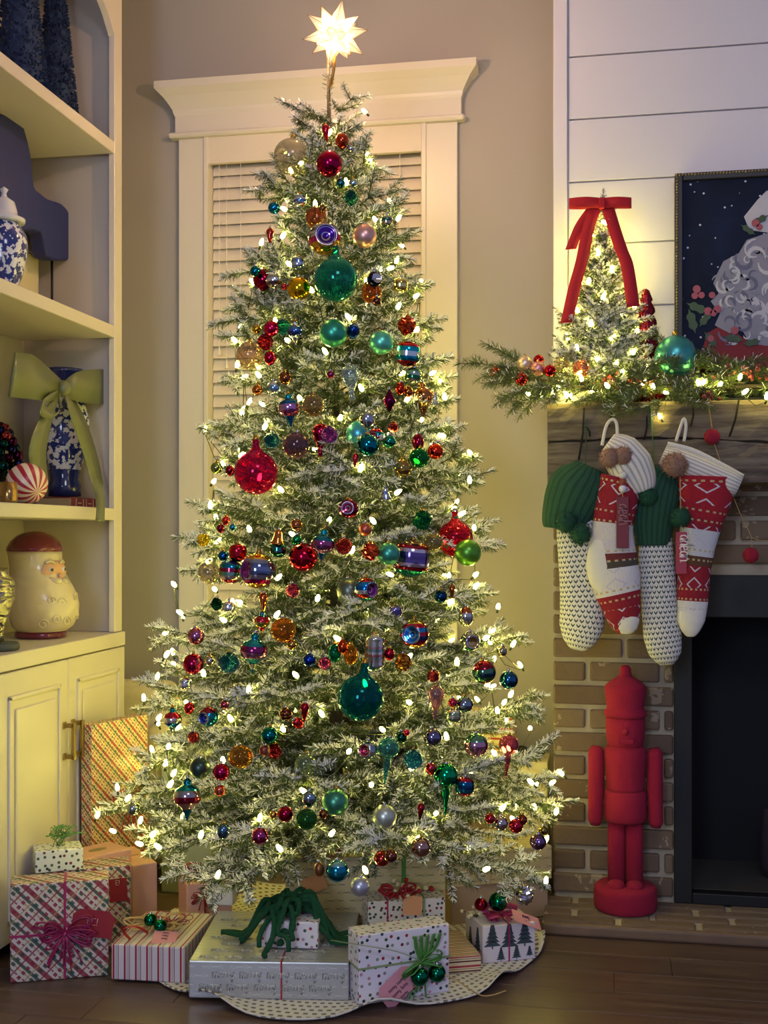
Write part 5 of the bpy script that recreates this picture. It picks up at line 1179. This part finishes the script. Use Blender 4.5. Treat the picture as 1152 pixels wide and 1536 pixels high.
MB().strip(smooth([pp(903, 305, YMT - .03), pp(880, 303, YMT - .045), pp(856, 305, YMT - .036), pp(857, 306, YMT - .028), pp(880, 306, YMT - .02), pp(903, 305, YMT - .026), pp(925, 305, YMT - .02), pp(944, 305, YMT - .028), pp(945, 304, YMT - .036), pp(925, 303, YMT - .045), pp(903, 305, YMT - .03)], 4), (0, .002, hb), .0012).build('loops', bowm, bwt)
MB().box(pp(903, 305, YMT - .036), (.018, .016, hb * 1.05)).build('knot', bowm, bwt, bevel=.004)
def tail(pts, w): MB().strip(smooth([pp(a, b, YMT - y) for a, b, y in pts], 5), (w, .004, .002), .0012).build('tail', bowm, bwt)
tail([(893, 312, .03), (882, 345, .055), (873, 390, .075), (862, 430, .095), (850, 484, .12)], .034); tail([(888, 312, .028), (872, 335, .05), (862, 358, .06), (856, 374, .065)], .030)
tail([(912, 312, .03), (922, 345, .055), (932, 375, .07), (941, 400, .085), (950, 460, .11)], .034)
# red glass tree
rg = at_y(969, 585, 3.40); ht = at_y(969, 433, 3.40).z - zt0
rt_ = thing('glass_tree', 'dark red mercury glass cone tree beside the flocked tabletop tree', 'figurine', (rg.x, 3.40, zt0))
pr = [(.001, ht), (.008, ht * .985), (.017, ht * .90), (.013, ht * .885)]
for k in range(8):
    z0_ = .88 - k * .105; r0 = .016 + k * .0042; pr += [(r0 + .0055, ht * (z0_ - .05)), (r0 + .007, ht * (z0_ - .085)), (r0 + .002, ht * (z0_ - .104))]
pr += [(.03, .004), (.03, 0), (.001, 0)]
MB().lathe(pr, 30, 0, None, lambda w, z: 1 + .10 * math.cos(9 * w)).build('glass_body', mat('red_mercury_glass', '7a1420', .15, .7), rt_)
# teal ball and other mantel ornaments
def mball(label, px, py, r, y, mt, grp='ornaments in the mantel garland'):
    p = at_y(px, py, y); rr_ = r * y / ray(px)[1] / F; o = thing('ornament', label, 'ornament', p, 0, grp); o.scale = (rr_,) * 3
    inst('body', obody('ball', mt), o); inst('cap', capmesh['gold'], o, (0, 0, 1), (0, 0, 0), .7); inst('loop', hk, o, (0, 0, 1), (0, 0, 0), .7)
mball('large matte turquoise ball in the mantel garland before the painting', 1013, 534, 31, 3.33, 's:3f9a94')
mball('pearl ivory ball in the garland end past the beam', 787, 546, 12, 3.31, 's:d0b8a0'); mball('satin pink ball between red balls in the garland', 807, 553, 11, 3.29, 's:cf8a88'); mball('red ball behind the pink ball in mantel garland', 808, 540, 8, 3.32, 'g:b01c24')
mball('shiny red ball beside the pink ball in mantel garland', 825, 556, 9, 3.275, 'g:b01424'); mball('shiny red ball hanging lowest at the garland end', 782, 569, 10, 3.29, 'g:a81c24'); mball('bronze ball at the outermost tip of the garland', 743, 559, 9, 3.31, 'g:8a4a34')
mball('pale pink pearly ball below the tabletop tree', 872, 553, 13, 3.27, 'c:e0a894'); mball('clear ivory ball in garland beside the pale pink ball', 843, 548, 12, 3.29, 'c:e8dcb0'); mball('red ball half hidden behind the turquoise ball', 1062, 546, 15, 3.41, 'g:b0141c')
# garland
gd = thing('pine_garland', 'green pine garland with red berries draped along the mantel beam', 'garland', (mx0 + .4, 3.37, zt0))
GO = Vector(gd.location); SP = [make_branch(L, 500 + i, 1300, .019, .14, .3, 1.0) for i, L in enumerate((.10, .13, .16, .2))]
SPL = (.10, .13, .16, .2); q = random.Random(8)
def sprig(px, py, y, ang, elev, L, roll=0.0):
    i = min(range(4), key=lambda k: abs(SPL[k] - L)); p = at_y(px, py, y) - GO; inst('sprig', SP[i], gd, p, (roll, -R(elev), R(ang)), L / SPL[i])
for a in ((800, 560, 3.36, 178, 6, .17), (800, 556, 3.36, 165, 30, .13), (840, 572, 3.33, 188, -22, .16), (850, 578, 3.31, 196, -26, .15), (835, 576, 3.30, 205, -16, .14), (815, 565, 3.34, 182, -10, .14), (880, 580, 3.31, 200, -8, .14), (830, 560, 3.36, 175, 4, .15)): sprig(*a)
for k in range(34):
    px = 850 + k * 11.6; sprig(px, 580 + q.uniform(-8, 4) - (px - 850) * .012, q.uniform(3.33, 3.43), q.choice([0, 180]) + q.uniform(-55, 55), q.uniform(-6, 26), q.choice([.11, .14, .18]))
for a in ((1090, 560, 3.35, 172, 20, .19), (1070, 572, 3.33, 178, 6, .18), (1110, 556, 3.36, 168, 12, .14), (1140, 556, 3.35, 160, 16, .16), (955, 592, 3.31, 215, -25, .12), (990, 590, 3.31, 330, -20, .12), (1000, 596, 3.30, 200, -30, .10), (1010, 585, 3.31, 20, -8, .14), (930, 590, 3.31, 190, -14, .12), (990, 588, 3.315, 178, 5, .15), (948, 590, 3.315, 4, 5, .15), (975, 592, 3.305, 172, -2, .12), (960, 586, 3.32, 20, 14, .11)): sprig(*a)
MB().tube(smooth([at_y(px, py, y) - GO for px, py, y in ((760, 562, 3.36), (820, 572, 3.36), (900, 584, 3.37), (1000, 586, 3.37), (1100, 580, 3.37), (1220, 576, 3.37))], 5), .006, 6).build('core_vine', stemm, gd)
bm1, bm2 = mat('garland_berry', '8a3030', .4), mat('garland_berry_dark', '5a1c20', .4)
for px, py, y, n in ((890, 566, 3.32, 16), (915, 568, 3.31, 18), (945, 560, 3.32, 18), (965, 572, 3.31, 14), (990, 566, 3.33, 10), (1020, 566, 3.32, 6), (1092, 562, 3.32, 8), (1130, 560, 3.32, 14), (1150, 552, 3.33, 10), (1062, 592, 3.30, 10)):
    c = at_y(px, py, y) - GO; m = MB()
    for k in range(n):
        p = c + Vector((q.gauss(0, .018), q.gauss(0, .012), q.gauss(0, .011))); m.sphere(p, q.uniform(.004, .0062), 8, 6, q.randrange(2)); m.tube([c, p], .0008, 4, 2)
    m.build('berry_cluster', [bm1, bm2, stemm], gd)
for px, py in ((925, 580), (952, 576)):
    c = at_y(px, py, 3.325) - GO; m = MB()
    for k in range(34):
        t = k / 34; a = k * 2.4; r0 = .016 * math.sin(math.pi * (t * .85 + .12)); d = Vector((math.cos(a), math.sin(a), .4)); p = c + Vector((d.x * r0 * .5, d.y * r0 * .5, (t - .5) * .045)); m.add([p + Vector((-d.y, d.x, 0)) * .004, p - Vector((-d.y, d.x, 0)) * .004, p + d * r0 * .7 + Vector((0, 0, .004)), p + Vector((0, 0, -.003))], [(0, 1, 2), (1, 0, 3), (0, 2, 3), (2, 1, 3)])
    m.build('pine_cone', mat('pine_cone', '4a3426', .8), gd)
# lights of the mantel
q = random.Random(19); pts = []
for k in range(60):
    t = (k + .5) / 60; z = zt0 + .03 + (htree - .10) * t ** 1.35; a = k * 2.4; Rr = .122 * (1 - (z - zt0) / htree) ** .85 + .014; pts.append((mt_p.x + Rr * math.cos(a), YMT + Rr * math.sin(a) * .95, z))
light_string('light_string', 'short string of warm bulbs wound around the mantel tabletop tree', pts, (mt_p.x, YMT, zt0), group=None)
pts = [tuple(at_y(px, py, y)) for px, py, y in ((792, 590, 3.30), (812, 592, 3.29), (830, 588, 3.3), (850, 592, 3.30), (905, 549, 3.30), (868, 560, 3.30), (925, 545, 3.32), (980, 580, 3.30), (990, 625, 3.305), (1000, 590, 3.31), (1048, 575, 3.30), (1055, 574, 3.31), (1080, 577, 3.30), (1110, 566, 3.30), (1117, 588, 3.30), (1150, 595, 3.30), (1175, 580, 3.31), (1200, 590, 3.30))]
light_string('light_string', 'warm bulbs strung through the pine garland along the mantel edge', pts, (mt_p.x + .2, 3.31, zt0), group=None)
# ------------------------------------------------------------------ painting
YP = 3.468; f0 = at_y(1012, 262, YP); fz1, fz0 = f0.z, mz1 + .001; fwid = .60
pt = thing('framed_painting', 'framed winter painting of white curly beard holly and night sky', 'painting', (f0.x, YP, fz0)); PH = fz1 - fz0
fr = mat('frame_dark', '15120c', .5, .0); bead = mat('frame_bead', '8a7c58', .3, .8)
for x0, x1, z0_, z1_ in ((0, .022, 0, PH), (fwid - .022, fwid, 0, PH), (.022, fwid - .022, PH - .022, PH), (.022, fwid - .022, 0, .022)): MB().bx(x0, x1, -.014, .02, z0_, z1_).build('frame_rail', fr, pt, bevel=.003)
m = MB(); n = int(PH / .0085)
for k in range(n): m.sphere((.006, -.015, (k + .5) * PH / n), .0036, 7, 5); m.sphere((fwid - .006, -.015, (k + .5) * PH / n), .0036, 7, 5)
n = int(fwid / .0085)
for k in range(n): m.sphere(((k + .5) * fwid / n, -.015, PH - .006), .0036, 7, 5); m.sphere(((k + .5) * fwid / n, -.015, .006), .0036, 7, 5)
o = m.build('bead_trim', bead, pt); o['kind'] = 'stuff'
g = G('night_canvas'); nzz = g.noise(5, 4); c = g.ramp(nzz, [(.3, '0b0f1c'), (.6, '121b33'), (.8, '1c2a4c')]); vo = g.n('TexVoronoi', {'Vector': g.co(), 'Scale': 34.0}); c = g.mix(g.math('LESS_THAN', vo.outputs['Distance'], .10), c, 'b9c0cc'); canvas = g.base(c, .6, 0, Specular_IOR_Level=.12)
cv = MB().bx(.018, fwid - .018, -.004, .01, .018, PH - .018).build('canvas', canvas, pt)
def pm(px, py): p = at_y(px, py, YP - .005); return (p.x - f0.x, p.z - fz0)
def blob(pl, mt, lay, name):
    pl = [pm(*p) for p in pl]; pl = [(min(max(x, .02), fwid - .02), min(max(z_, .02), PH - .02)) for x, z_ in pl]; return MB().poly(pl, TR((0, -.0042 - lay * .0004, 0)), .0004).build(name, mt, cv)
wh, gy1, gy2 = mat('paint_white', 'b9b6ba', .7, 0, .05, 40), mat('paint_grey', '85838f', .7, 0, .12, 30), mat('paint_shadow', '606074', .7, 0, .12, 30); pred, pgr, pber = mat('paint_red', '78121a', .7, 0, .15, 20), mat('paint_holly', '33482c', .6, 0, .2, 40), mat('paint_berry', '8c2028', .4)
blob([(1060, 500), (1085, 486), (1120, 510), (1160, 520), (1240, 525), (1240, 590), (1050, 590), (1050, 540)], pred, 0, 'red_coat')
blob([(1136, 300), (1150, 286), (1240, 280), (1240, 330), (1160, 350), (1124, 345), (1116, 325)], wh, 1, 'fur_trim')
blob([(1150, 350), (1120, 360), (1108, 380), (1085, 392), (1076, 410), (1070, 425), (1078, 440), (1066, 452), (1080, 470), (1072, 488), (1095, 500), (1110, 490), (1125, 515), (1160, 520), (1240, 525), (1240, 340), (1165, 345)], gy1, 2, 'beard')
q = random.Random(6); lay = 3
for k in range(170):
    cx_ = q.uniform(1072, 1235); cy_ = q.uniform(368, 512)
    if cx_ < 1078 + max(0, (400 - cy_)) * .9: continue
    r0 = q.uniform(6, 17); a0 = q.uniform(0, 6.28); sp_ = 1 if q.random() < .5 else -1; outer = []; inner_ = []
    for t in np.linspace(0, 1, 12):
        a = a0 + sp_ * t * 4.2; rr_ = r0 * (1 - .6 * t); wd_ = r0 * .2 * math.sin(math.pi * min(1, t * .9 + .08)); outer.append((cx_ + (rr_ + wd_) * math.cos(a), cy_ + (rr_ + wd_) * math.sin(a))); inner_.append((cx_ + (rr_ - wd_) * math.cos(a), cy_ + (rr_ - wd_) * math.sin(a)))
    blob(outer + inner_[::-1], (wh, wh, gy2, gy1)[k % 4], 3 + (k % 9) * .5, 'brush_curl')
def leaf(cx_, cy_, L, a):
    P_ = []
    for t in np.linspace(0, 2 * math.pi, 17)[:-1]: r_ = 1 + .22 * math.cos(6 * t); x, y = L * math.cos(t) * r_, L * .42 * math.sin(t) * r_; P_.append((cx_ + x * math.cos(a) - y * math.sin(a), cy_ + x * math.sin(a) + y * math.cos(a)))
    blob(P_, pgr, 9, 'holly_leaf')
for cx_, cy_, L, a in ((1046, 462, 15, .4), (1038, 482, 16, 1.3), (1058, 478, 13, 2.2), (1100, 508, 13, .2), (1066, 510, 13, .9), (1140, 330, 12, -.5), (1122, 345, 11, .6), (1128, 514, 12, -.2)): leaf(cx_, cy_, L, a)
for cx_, cy_, r_ in ((1045, 434, 6), (1042, 444, 5), (1052, 443, 5), (1068, 443, 5), (1062, 467, 6), (1070, 470, 5), (1076, 464, 6), (1133, 335, 6), (1139, 341, 5), (1102, 496, 6), (1066, 508, 5)): blob([(cx_ + r_ * math.cos(t), cy_ + r_ * math.sin(t)) for t in np.linspace(0, 6.283, 13)[:-1]], pber, 11, 'painted_berry')
# ================================================================== things on the shelves
g = G('blue_white_china'); n1 = g.noise(55, 3, None, .6); vo = g.n('TexVoronoi', {'Vector': g.co(), 'Scale': 70.0, 'Randomness': 1.0}, feature='SMOOTH_F1'); f = g.math('GREATER_THAN', g.math('ADD', n1, g.math('MULTIPLY', vo.outputs['Distance'], .45)), .70); c = g.mix(f, 'cfd0d8', '1f2f74'); china = g.base(c, .12, 0, Coat_Weight=.5)
china_d = mat('china_blue', '243066', .12, 0, .35, 40, Coat_Weight=.5); china_w = mat('china_white', 'c9cad2', .12, 0, Coat_Weight=.5)
def on_shelf(px, py, X_): return at_x(px, py, X_)
def scale_at(p): return depth(p) / F
# vase with green bow
XV = BX - .15; bt = at_x(95, 733, XV); tp = at_x(100, 555, XV); zs3 = sh[2] + .0008
def at_shelf(px, X_):
    dx, dy = ray(px); D = X_ / dx; return Vector((X_, dy * D, 0)), D / F
vp, vs_ = at_shelf(97, XV); zb = zs3 + .034; vh = tp.z - zb
book = MB(); bw2 = .20
bkp = thing('red_book', 'red cloth book with gilt spine lying under the blue vase', 'book', (XV, vp.y - .01, zs3)); MB().bx(-.075, .075, -.105, .105, 0, .03).build('cover', mat('book_red', '6a1c2c', .5, 0, .05, 30), bkp, bevel=.003); MB().bx(-.072, .0745, -.106, .106, .004, .026).build('pages', mat('book_pages', '9a8c74', .8), bkp)
m = MB()
for y in (-.07, -.02, .0, .05): m.bx(.0748, .0758, y - .003, y + .003, .003, .027)
for y in (-.045, .025): m.bx(.0748, .0757, y - .012, y + .012, .011, .015)
m.build('gilt_bands', mat('gilt', 'c8a89a', .35, .6), bkp)
va = thing('blue_vase', 'tall blue and white china vase behind the green bow on shelf', 'vase', (XV, vp.y, zb)); k_ = vh / .33
vprof = [(.001, 0), (.042, .001), (.042, .03), (.036, .045), (.040, .07), (.055, .12), (.064, .17), (.062, .21), (.048, .25), (.034, .28), (.032, .295), (.042, .32), (.048, .33), (.044, .328), (.028, .295), (.001, .29)]
lo_ = [(r_ * k_, z_ * k_) for r_, z_ in vprof]
MB().lathe(lo_[:5], 32).build('foot', china_d, va); MB().lathe(lo_[4:11], 32).build('body', china, va); MB().lathe(lo_[10:], 32).build('neck', china_d, va)
bowg = mat('green_satin', '666b46', .34, 0, .06, 30)
XBw = XV + .075; gb = thing('ribbon_bow', 'large olive green satin bow with trailing tails around blue vase neck', 'bow', at_x(95, 585, XBw)); GB = Vector(gb.location)
def q3(px, py, dx_=0.0): return at_x(px, py, XBw + dx_) - GB
def gstrip(pp_, ws, name): MB().strip(smooth([q3(*p) for p in pp_], 5), [Vector(w_) for w_ in smooth([Vector(w_) for w_ in ws], 5)], .0012).build(name, bowg, gb)
wv = lambda s_, t=0: (0, s_ * math.sin(t), s_ * math.cos(t))
gstrip([(92, 583, .0), (75, 578, .02), (50, 566, .03), (20, 562, .02), (22, 562, .0), (50, 566, -.012), (75, 580, -.01), (92, 583, -.005)], [wv(.05), wv(.09), wv(.12), wv(.125, .25), wv(.125, .25), wv(.12), wv(.09), wv(.05)], 'loop')
gstrip([(98, 583, .0), (115, 580, .02), (140, 580, .028), (168, 580, .02), (169, 580, .004), (140, 580, -.006), (115, 580, -.006), (98, 583, -.004)], [wv(.05), wv(.085), wv(.105), wv(.108), wv(.108), wv(.105), wv(.085), wv(.05)], 'loop')
gstrip([(86, 590, .012), (70, 600, .03), (62, 612, .03), (78, 624, .03), (90, 612, .03), (88, 592, .014)], [(0, .012, .02), (0, .02, .03), (0, .02, .035), (0, .04, .02), (0, .02, .03), (0, .012, .02)], 'small_loop')
gstrip([(86, 592, .006), (68, 630, .02), (56, 680, .02), (62, 720, .012), (58, 738, .01)], [(0, .04, .01), (0, .09, .02), (0, .10, 0), (0, .085, 0), (0, .085, 0)], 'tail')
gstrip([(102, 592, .006), (118, 630, .025), (135, 680, .03), (146, 725, .05), (151, 750, .10), (150, 782, .155)], [(0, .045, .01), (0, .095, .01), (0, .10, 0), (0, .085, 0), (0, .06, 0), (0, .06, 0)], 'tail')
MB().sphere(q3(95, 583, .014), .022, 14, 9, 0, (1, .9, 1.1)).build('knot', bowg, gb)
# peppermint ball
XP = BX - .06; pv, ps = at_shelf(40, XP); r_ = 31 * ps
g = G('peppermint'); o3 = g.obj(); an = g.math('ADD', g.math('ARCTAN2', o3[1], o3[2]), g.math('MULTIPLY', o3[0], 4)); c = g.mix(g.stripe(an, .5236, .5, .46), 'd6c6b4', '9c1c38'); pep = g.base(c, .35, 0)
pb_ = thing('peppermint_ball', 'red and white swirled peppermint ball on shelf beside the vase', 'decoration', (XP, pv.y, zs3 + r_)); MB().sphere((0, 0, 0), r_, 32, 20).build('ball', pep, pb_, rot=(R(20), R(25), R(-30)))
XG = BX - .03; pv, ps = at_shelf(13, XG); gcl = thing('gold_votive', 'small gold mercury glass votive cup at the shelf edge', 'candle holder', (XG, pv.y, zs3)); hg = 31 * ps; rg_ = 13 * ps
MB().lathe([(.001, 0), (rg_ * .9, .001), (rg_, .004), (rg_, hg), (rg_ * .9, hg), (rg_ * .88, .008), (.001, .006)], 24).build('cup', mat('gold_mercury', '9a7a48', .22, .85, .3, 40), gcl)
XO = BX - .20; pv, ps = at_shelf(2, XO); ot = thing('ornament_cone_tree', 'dark cone tree of purple and teal glass baubles on the shelf', 'decoration', (XO, pv.y, zs3)); q = random.Random(3); ho = 125 * ps
MB().lathe([(.05, 0), (.05, .01), (.012, .02), (.01, ho * .9), (.001, ho * .92)], 14).build('core', mat('core_dark', '1a1a24', .7), ot)
bcols = [omat(c_) for c_ in ('g:3a2050', 'g:1f3050', 'g:14484c', 'g:4a1838', 'g:2a2a5c', 'g:b04848', 'g:6a7a4c')]
for k in range(70):
    t = k / 70; z_ = ho * (.06 + .9 * t); a = k * 2.4; rr_ = (.085 * (1 - t) + .012); MB().sphere((rr_ * math.cos(a), rr_ * math.sin(a), z_), q.uniform(.011, .018), 12, 8).build('bauble', bcols[q.randrange(7) if t > .6 else q.randrange(5)], ot)
# ginger jar, carved sculpture, boxes on second shelf
zs2 = sh[1] + .0008; XJ = BX - .10; pv, ps = at_shelf(6, XJ); jr = 35 * ps; jz = at_x(6, 425, XJ).z
gj = thing('ginger_jar', 'blue and white lidded ginger jar on the shelf before the sculpture', 'jar', (XJ, pv.y, zs2)); jh = 108 * ps
MB().lathe([(.001, 0), (jr * .5, .001), (jr * .52, jh * .06), (jr * .8, jh * .3), (jr, jh * .62), (jr * .95, jh * .82), (jr * .66, jh * .97), (jr * .6, jh), (.001, jh)], 36).build('body', china, gj)
MB().lathe([(jr * .58, jh), (jr * .86, jh), (jr * .9, jh + .01), (jr * .6, jh + .018), (jr * .56, jh + .03), (jr * .45, jh + .055), (jr * .15, jh + .068), (.008, jh + .07), (.006, jh + .078), (.012, jh + .088), (.001, jh + .096)], 32).build('lid', china_w, gj)
XS = BX - .19
sc_o = [(-30, 172), (0, 171), (20, 171), (26, 196), (31, 214), (36, 240), (40, 279), (50, 290), (62, 299), (80, 305), (90, 314), (97, 328), (101, 350), (102, 368), (101, 389), (94, 391), (74, 391), (64, 388), (59, 382), (53, 352), (45, 349), (32, 346), (10, 350), (-30, 352)]
ce = at_x(50, 300, XS); q0 = Vector(ce)
cs_ = thing('carved_sculpture', 'dark navy carved curving wooden sculpture on thin black rod on shelf', 'sculpture', (XS, at_shelf(78, XS)[0].y, zs2)); CL = Vector(cs_.location)
pl = smooth([at_x(a, b, XS) for a, b in sc_o], 3); th = .05; n = len(pl); m = MB()
vv = [p - CL + Vector((-th / 2, 0, 0)) for p in pl] + [p - CL + Vector((th / 2, 0, 0)) for p in pl]
m.add(vv, [tuple(range(n)), tuple(range(n, 2 * n))[::-1]] + [(i, i + n, (i + 1) % n + n, (i + 1) % n) for i in range(n)]); m.build('carving', mat('navy_wood', '222a66', .55, 0, .15, 12, .2, 60), cs_, bevel=.009, seg=3)
rp = at_x(78, 392, XS) - CL; MB().tube([(0, rp.y, 0), (0, rp.y, rp.z + .006)], .004, 8).bx(-.03, .03, rp.y - .05, rp.y + .05, 0, .006).build('rod_stand', mat('black_iron', '16161c', .5, .5), cs_)
XC = BX - .27; c1, _ = at_shelf(47, XC); bz1 = at_x(40, 345, XC).z
bxs = thing('cream_box', 'cream lidded storage box at the back of the sculpture shelf', 'box', (XC, c1.y - .13, zs2)); MB().bx(-.03, .03, -.12, .12, 0, (bz1 - zs2) * .72).build('box_body', cream_p, bxs, bevel=.002); MB().bx(-.032, .032, -.122, .122, (bz1 - zs2) * .735, bz1 - zs2).build('lid', cream_p, bxs, bevel=.002)
# topiary cones on the top shelf
zs1 = sh[0] + .0008; tpm = G('boxwood'); nn = tpm.noise(60, 3); tpm = tpm.base(tpm.ramp(nn, [(.3, '101f46'), (.6, '22365a'), (.85, '364f62')]), .85, 0)
def topiary(label, px, X_, rpx, hgt, seed):
    pv, ps = at_shelf(px, X_); o = thing('topiary_cone', label, 'topiary', (X_, pv.y, zs1), 0, 'topiary cones on the top shelf'); q = random.Random(seed); rb = rpx * ps
    MB().lathe([(rb * .97, 0), (rb * .97, .01), (.012, hgt * .96), (.001, hgt * .97)], 28).build('core', tpm, o); m = MB(); nL = 2600
    for k in range(nL):
        t = q.random() ** 1.25; z_ = hgt * t; rr_ = rb * (1 - t) + .004; a = q.uniform(0, 6.283); p = Vector((rr_ * math.cos(a), rr_ * math.sin(a), z_)); d = Vector((math.cos(a), math.sin(a), q.uniform(-.2, .8))).normalized(); s_ = d.orthogonal().normalized(); s_ = (Matrix.Rotation(q.uniform(0, 6), 3, d) @ s_) * .0045; m.add([p - s_ * .5, p + d * .004 + s_, p + d * .011, p + d * .004 - s_], [(0, 1, 2, 3)])
    m.build('foliage', tpm, o)
topiary('dark boxwood topiary cone nearer the end panel on top shelf', 84, BX - .16, 31, .62, 1); topiary('wider dark boxwood topiary cone farther from the end panel', 30, BX - .13, 38, .64, 2)
# ------------------------------------------------------------------ counter: bearded cookie jar and silver jar
zc_ = .7828; XK = BX - .14; pv, ps = at_shelf(61, XK); zp = lambda py: (958 - py) * ps
ck = thing('cookie_jar', 'cream ceramic cookie jar with bearded face and dark red cap lid', 'jar', (XK, pv.y, zc_))
cer = G('cream_ceramic'); cer.bump(cer.n('TexWave', {'Vector': cer.co(), 'Scale': 9.0, 'Distortion': 14.0, 'Detail': 1.0}, wave_type='RINGS').outputs['Fac'], .25, .003); cer = cer.base('cdbf9c', .28, 0, Coat_Weight=.4)
crd = mat('ceramic_red', '6a1030', .1, 0, Coat_Weight=.6); skin = mat('ceramic_skin', 'cfa078', .3, 0, .04, 30); eye = mat('ceramic_eye', '2a1408', .1); ew = mat('ceramic_eye_white', 'd8d0c0', .2)
MB().lathe([(.001, 0), (37 * ps, .001), (38 * ps, zp(955)), (37 * ps, zp(948)), (.001, zp(947))], 36).build('red_base', crd, ck)
fa = math.atan2(-pv.y, -XK) + R(46); fd = Vector((math.cos(fa), math.sin(fa), 0))
def loft(name, rings, mt, n=44):
    m = MB(); vs = []; fs = []
    for r_, y_, o_ in rings:
        for k in range(n): w = 6.28319 * k / n; vs.append(Vector((r_ * ps * math.cos(w), r_ * ps * math.sin(w), zp(y_))) + fd * o_ * ps)
    for i in range(len(rings) - 1):
        for k in range(n): fs.append((i * n + k, (i + 1) * n + k, (i + 1) * n + (k + 1) % n, i * n + (k + 1) % n))
    m.add(vs, fs, 0, True); return m.build(name, mt, ck)
loft('body', [(36, 948, 2), (45, 940, 4), (51, 924, 6), (52, 908, 6), (50, 892, 4), (45, 876, -1), (41, 862, -6), (39, 848, -9), (39.5, 836, -11), (40, 829, -12), (.1, 828, -12)], cer)
loft('cap_lid', [(39, 829, -12), (42, 828.5, -12), (41, 823, -12), (36, 814, -12), (28, 806, -11), (16, 800, -10), (6, 798, -9), (.1, 797.6, -9)], crd)
MB().sphere(Vector((.012, 34 * ps, zp(814))) - fd * 10 * ps, 5 * ps, 12, 8).build('cap_pompom', cer, ck)
# face looks towards the room (+X, a little to +Y)
fr_ = Vector((-math.sin(fa), math.cos(fa), 0))
def onf(u, py, off=0): rr_ = 40 * ps + off; a = fa + u * ps / (40 * ps); return Vector((rr_ * math.cos(a), rr_ * math.sin(a), zp(py))) - fd * (9 if py < 852 else 7 if py < 864 else 4 if py < 872 else 1) * ps
Mf = lambda p: TR(p) @ Matrix.Rotation(fa, 4, 'Z')
MB().lathe([(.001, 1), (.6, .8), (.9, .4), (1, 0)], 24, 0, TR(onf(0, 860, -.012)) @ Matrix.Rotation(fa, 4, 'Z') @ Matrix.Rotation(R(90), 4, 'Y') @ Matrix.Diagonal((19 * ps, 25 * ps, .016, 1))).build('face', skin, ck)
for u in (-12, 12):
    MB().sphere(onf(u, 856, .002), 4.6 * ps, 12, 8).build('eye', ew, ck); MB().sphere(onf(u, 856, .0055), 3.2 * ps, 12, 8).build('pupil', eye, ck)
    MB().tube(smooth([onf(u * 1.6, 846, .002), onf(u, 843, .004), onf(u * .4, 847, .004)], 4), .004, 8).build('eyebrow', cer, ck)
    MB().tube(smooth([onf(u * .1, 871, .006), onf(u * .7, 873, .006), onf(u * 1.5, 868, .002)], 4), [.006, .0085, .009, .009, .0085, .008, .007, .005, .003], 8).build('moustache', cer, ck)
MB().sphere(onf(0, 865, .006), 4.5 * ps, 12, 8).build('nose', skin, ck); MB().sphere(onf(1, 879, .003), 3 * ps, 10, 6).build('mouth', mat('ceramic_mouth', '5a2018', .3), ck)
for k, (u, py, r_) in enumerate(((-14, 905, 9), (6, 915, 10), (18, 898, 8), (-22, 928, 8), (-4, 932, 8), (24, 925, 8), (-30, 900, 7), (-46, 910, 8), (-42, 935, 8))):
    rad = 52 * ps if py > 895 else 48 * ps; P_ = []
    for t in np.linspace(0, 1, 16): a = t * 8; rr2 = r_ * ps * (1 - .75 * t); P_.append(Vector(((rad - .001) * math.cos(fa + (u * ps + rr2 * math.cos(a)) / rad), (rad - .001) * math.sin(fa + (u * ps + rr2 * math.cos(a)) / rad), zp(py) + rr2 * math.sin(a))) + fd * 5 * ps)
    MB().tube(P_, .002, 6).build('beard_curl', cer, ck)
XM = BX - .075; pv, ps = at_shelf(-8, XM); sj = thing('silver_jar', 'silver mercury glass jar with swirled relief beside the cookie jar', 'jar', (XM, pv.y, zc_ + .0205)); hs = 112 * ps
sv = G('mercury_silver'); sv.bump(sv.n('TexWave', {'Vector': sv.co(), 'Scale': 14.0, 'Distortion': 10.0}, wave_type='RINGS').outputs['Fac'], .8, .006); sv = sv.base('a8a490', .18, .95)
MB().lathe([(.001, 0), (14 * ps, .001), (12 * ps, hs * .12), (18 * ps, hs * .3), (30 * ps, hs * .62), (29 * ps, hs * .8), (20 * ps, hs * .92), (19 * ps, hs), (.001, hs)], 36).build('body', sv, sj)
dt = thing('dark_tray', 'round dark slate riser under the silver jar on the counter', 'tray', (XM, pv.y, zc_)); MB().lathe([(.001, 0), (34 * ps, 0), (36 * ps, .004), (36 * ps, .015), (34 * ps, .0195), (.001, .0195)], 32).build('slab', mat('slate', '3a4044', .6, 0, .15, 20), dt)
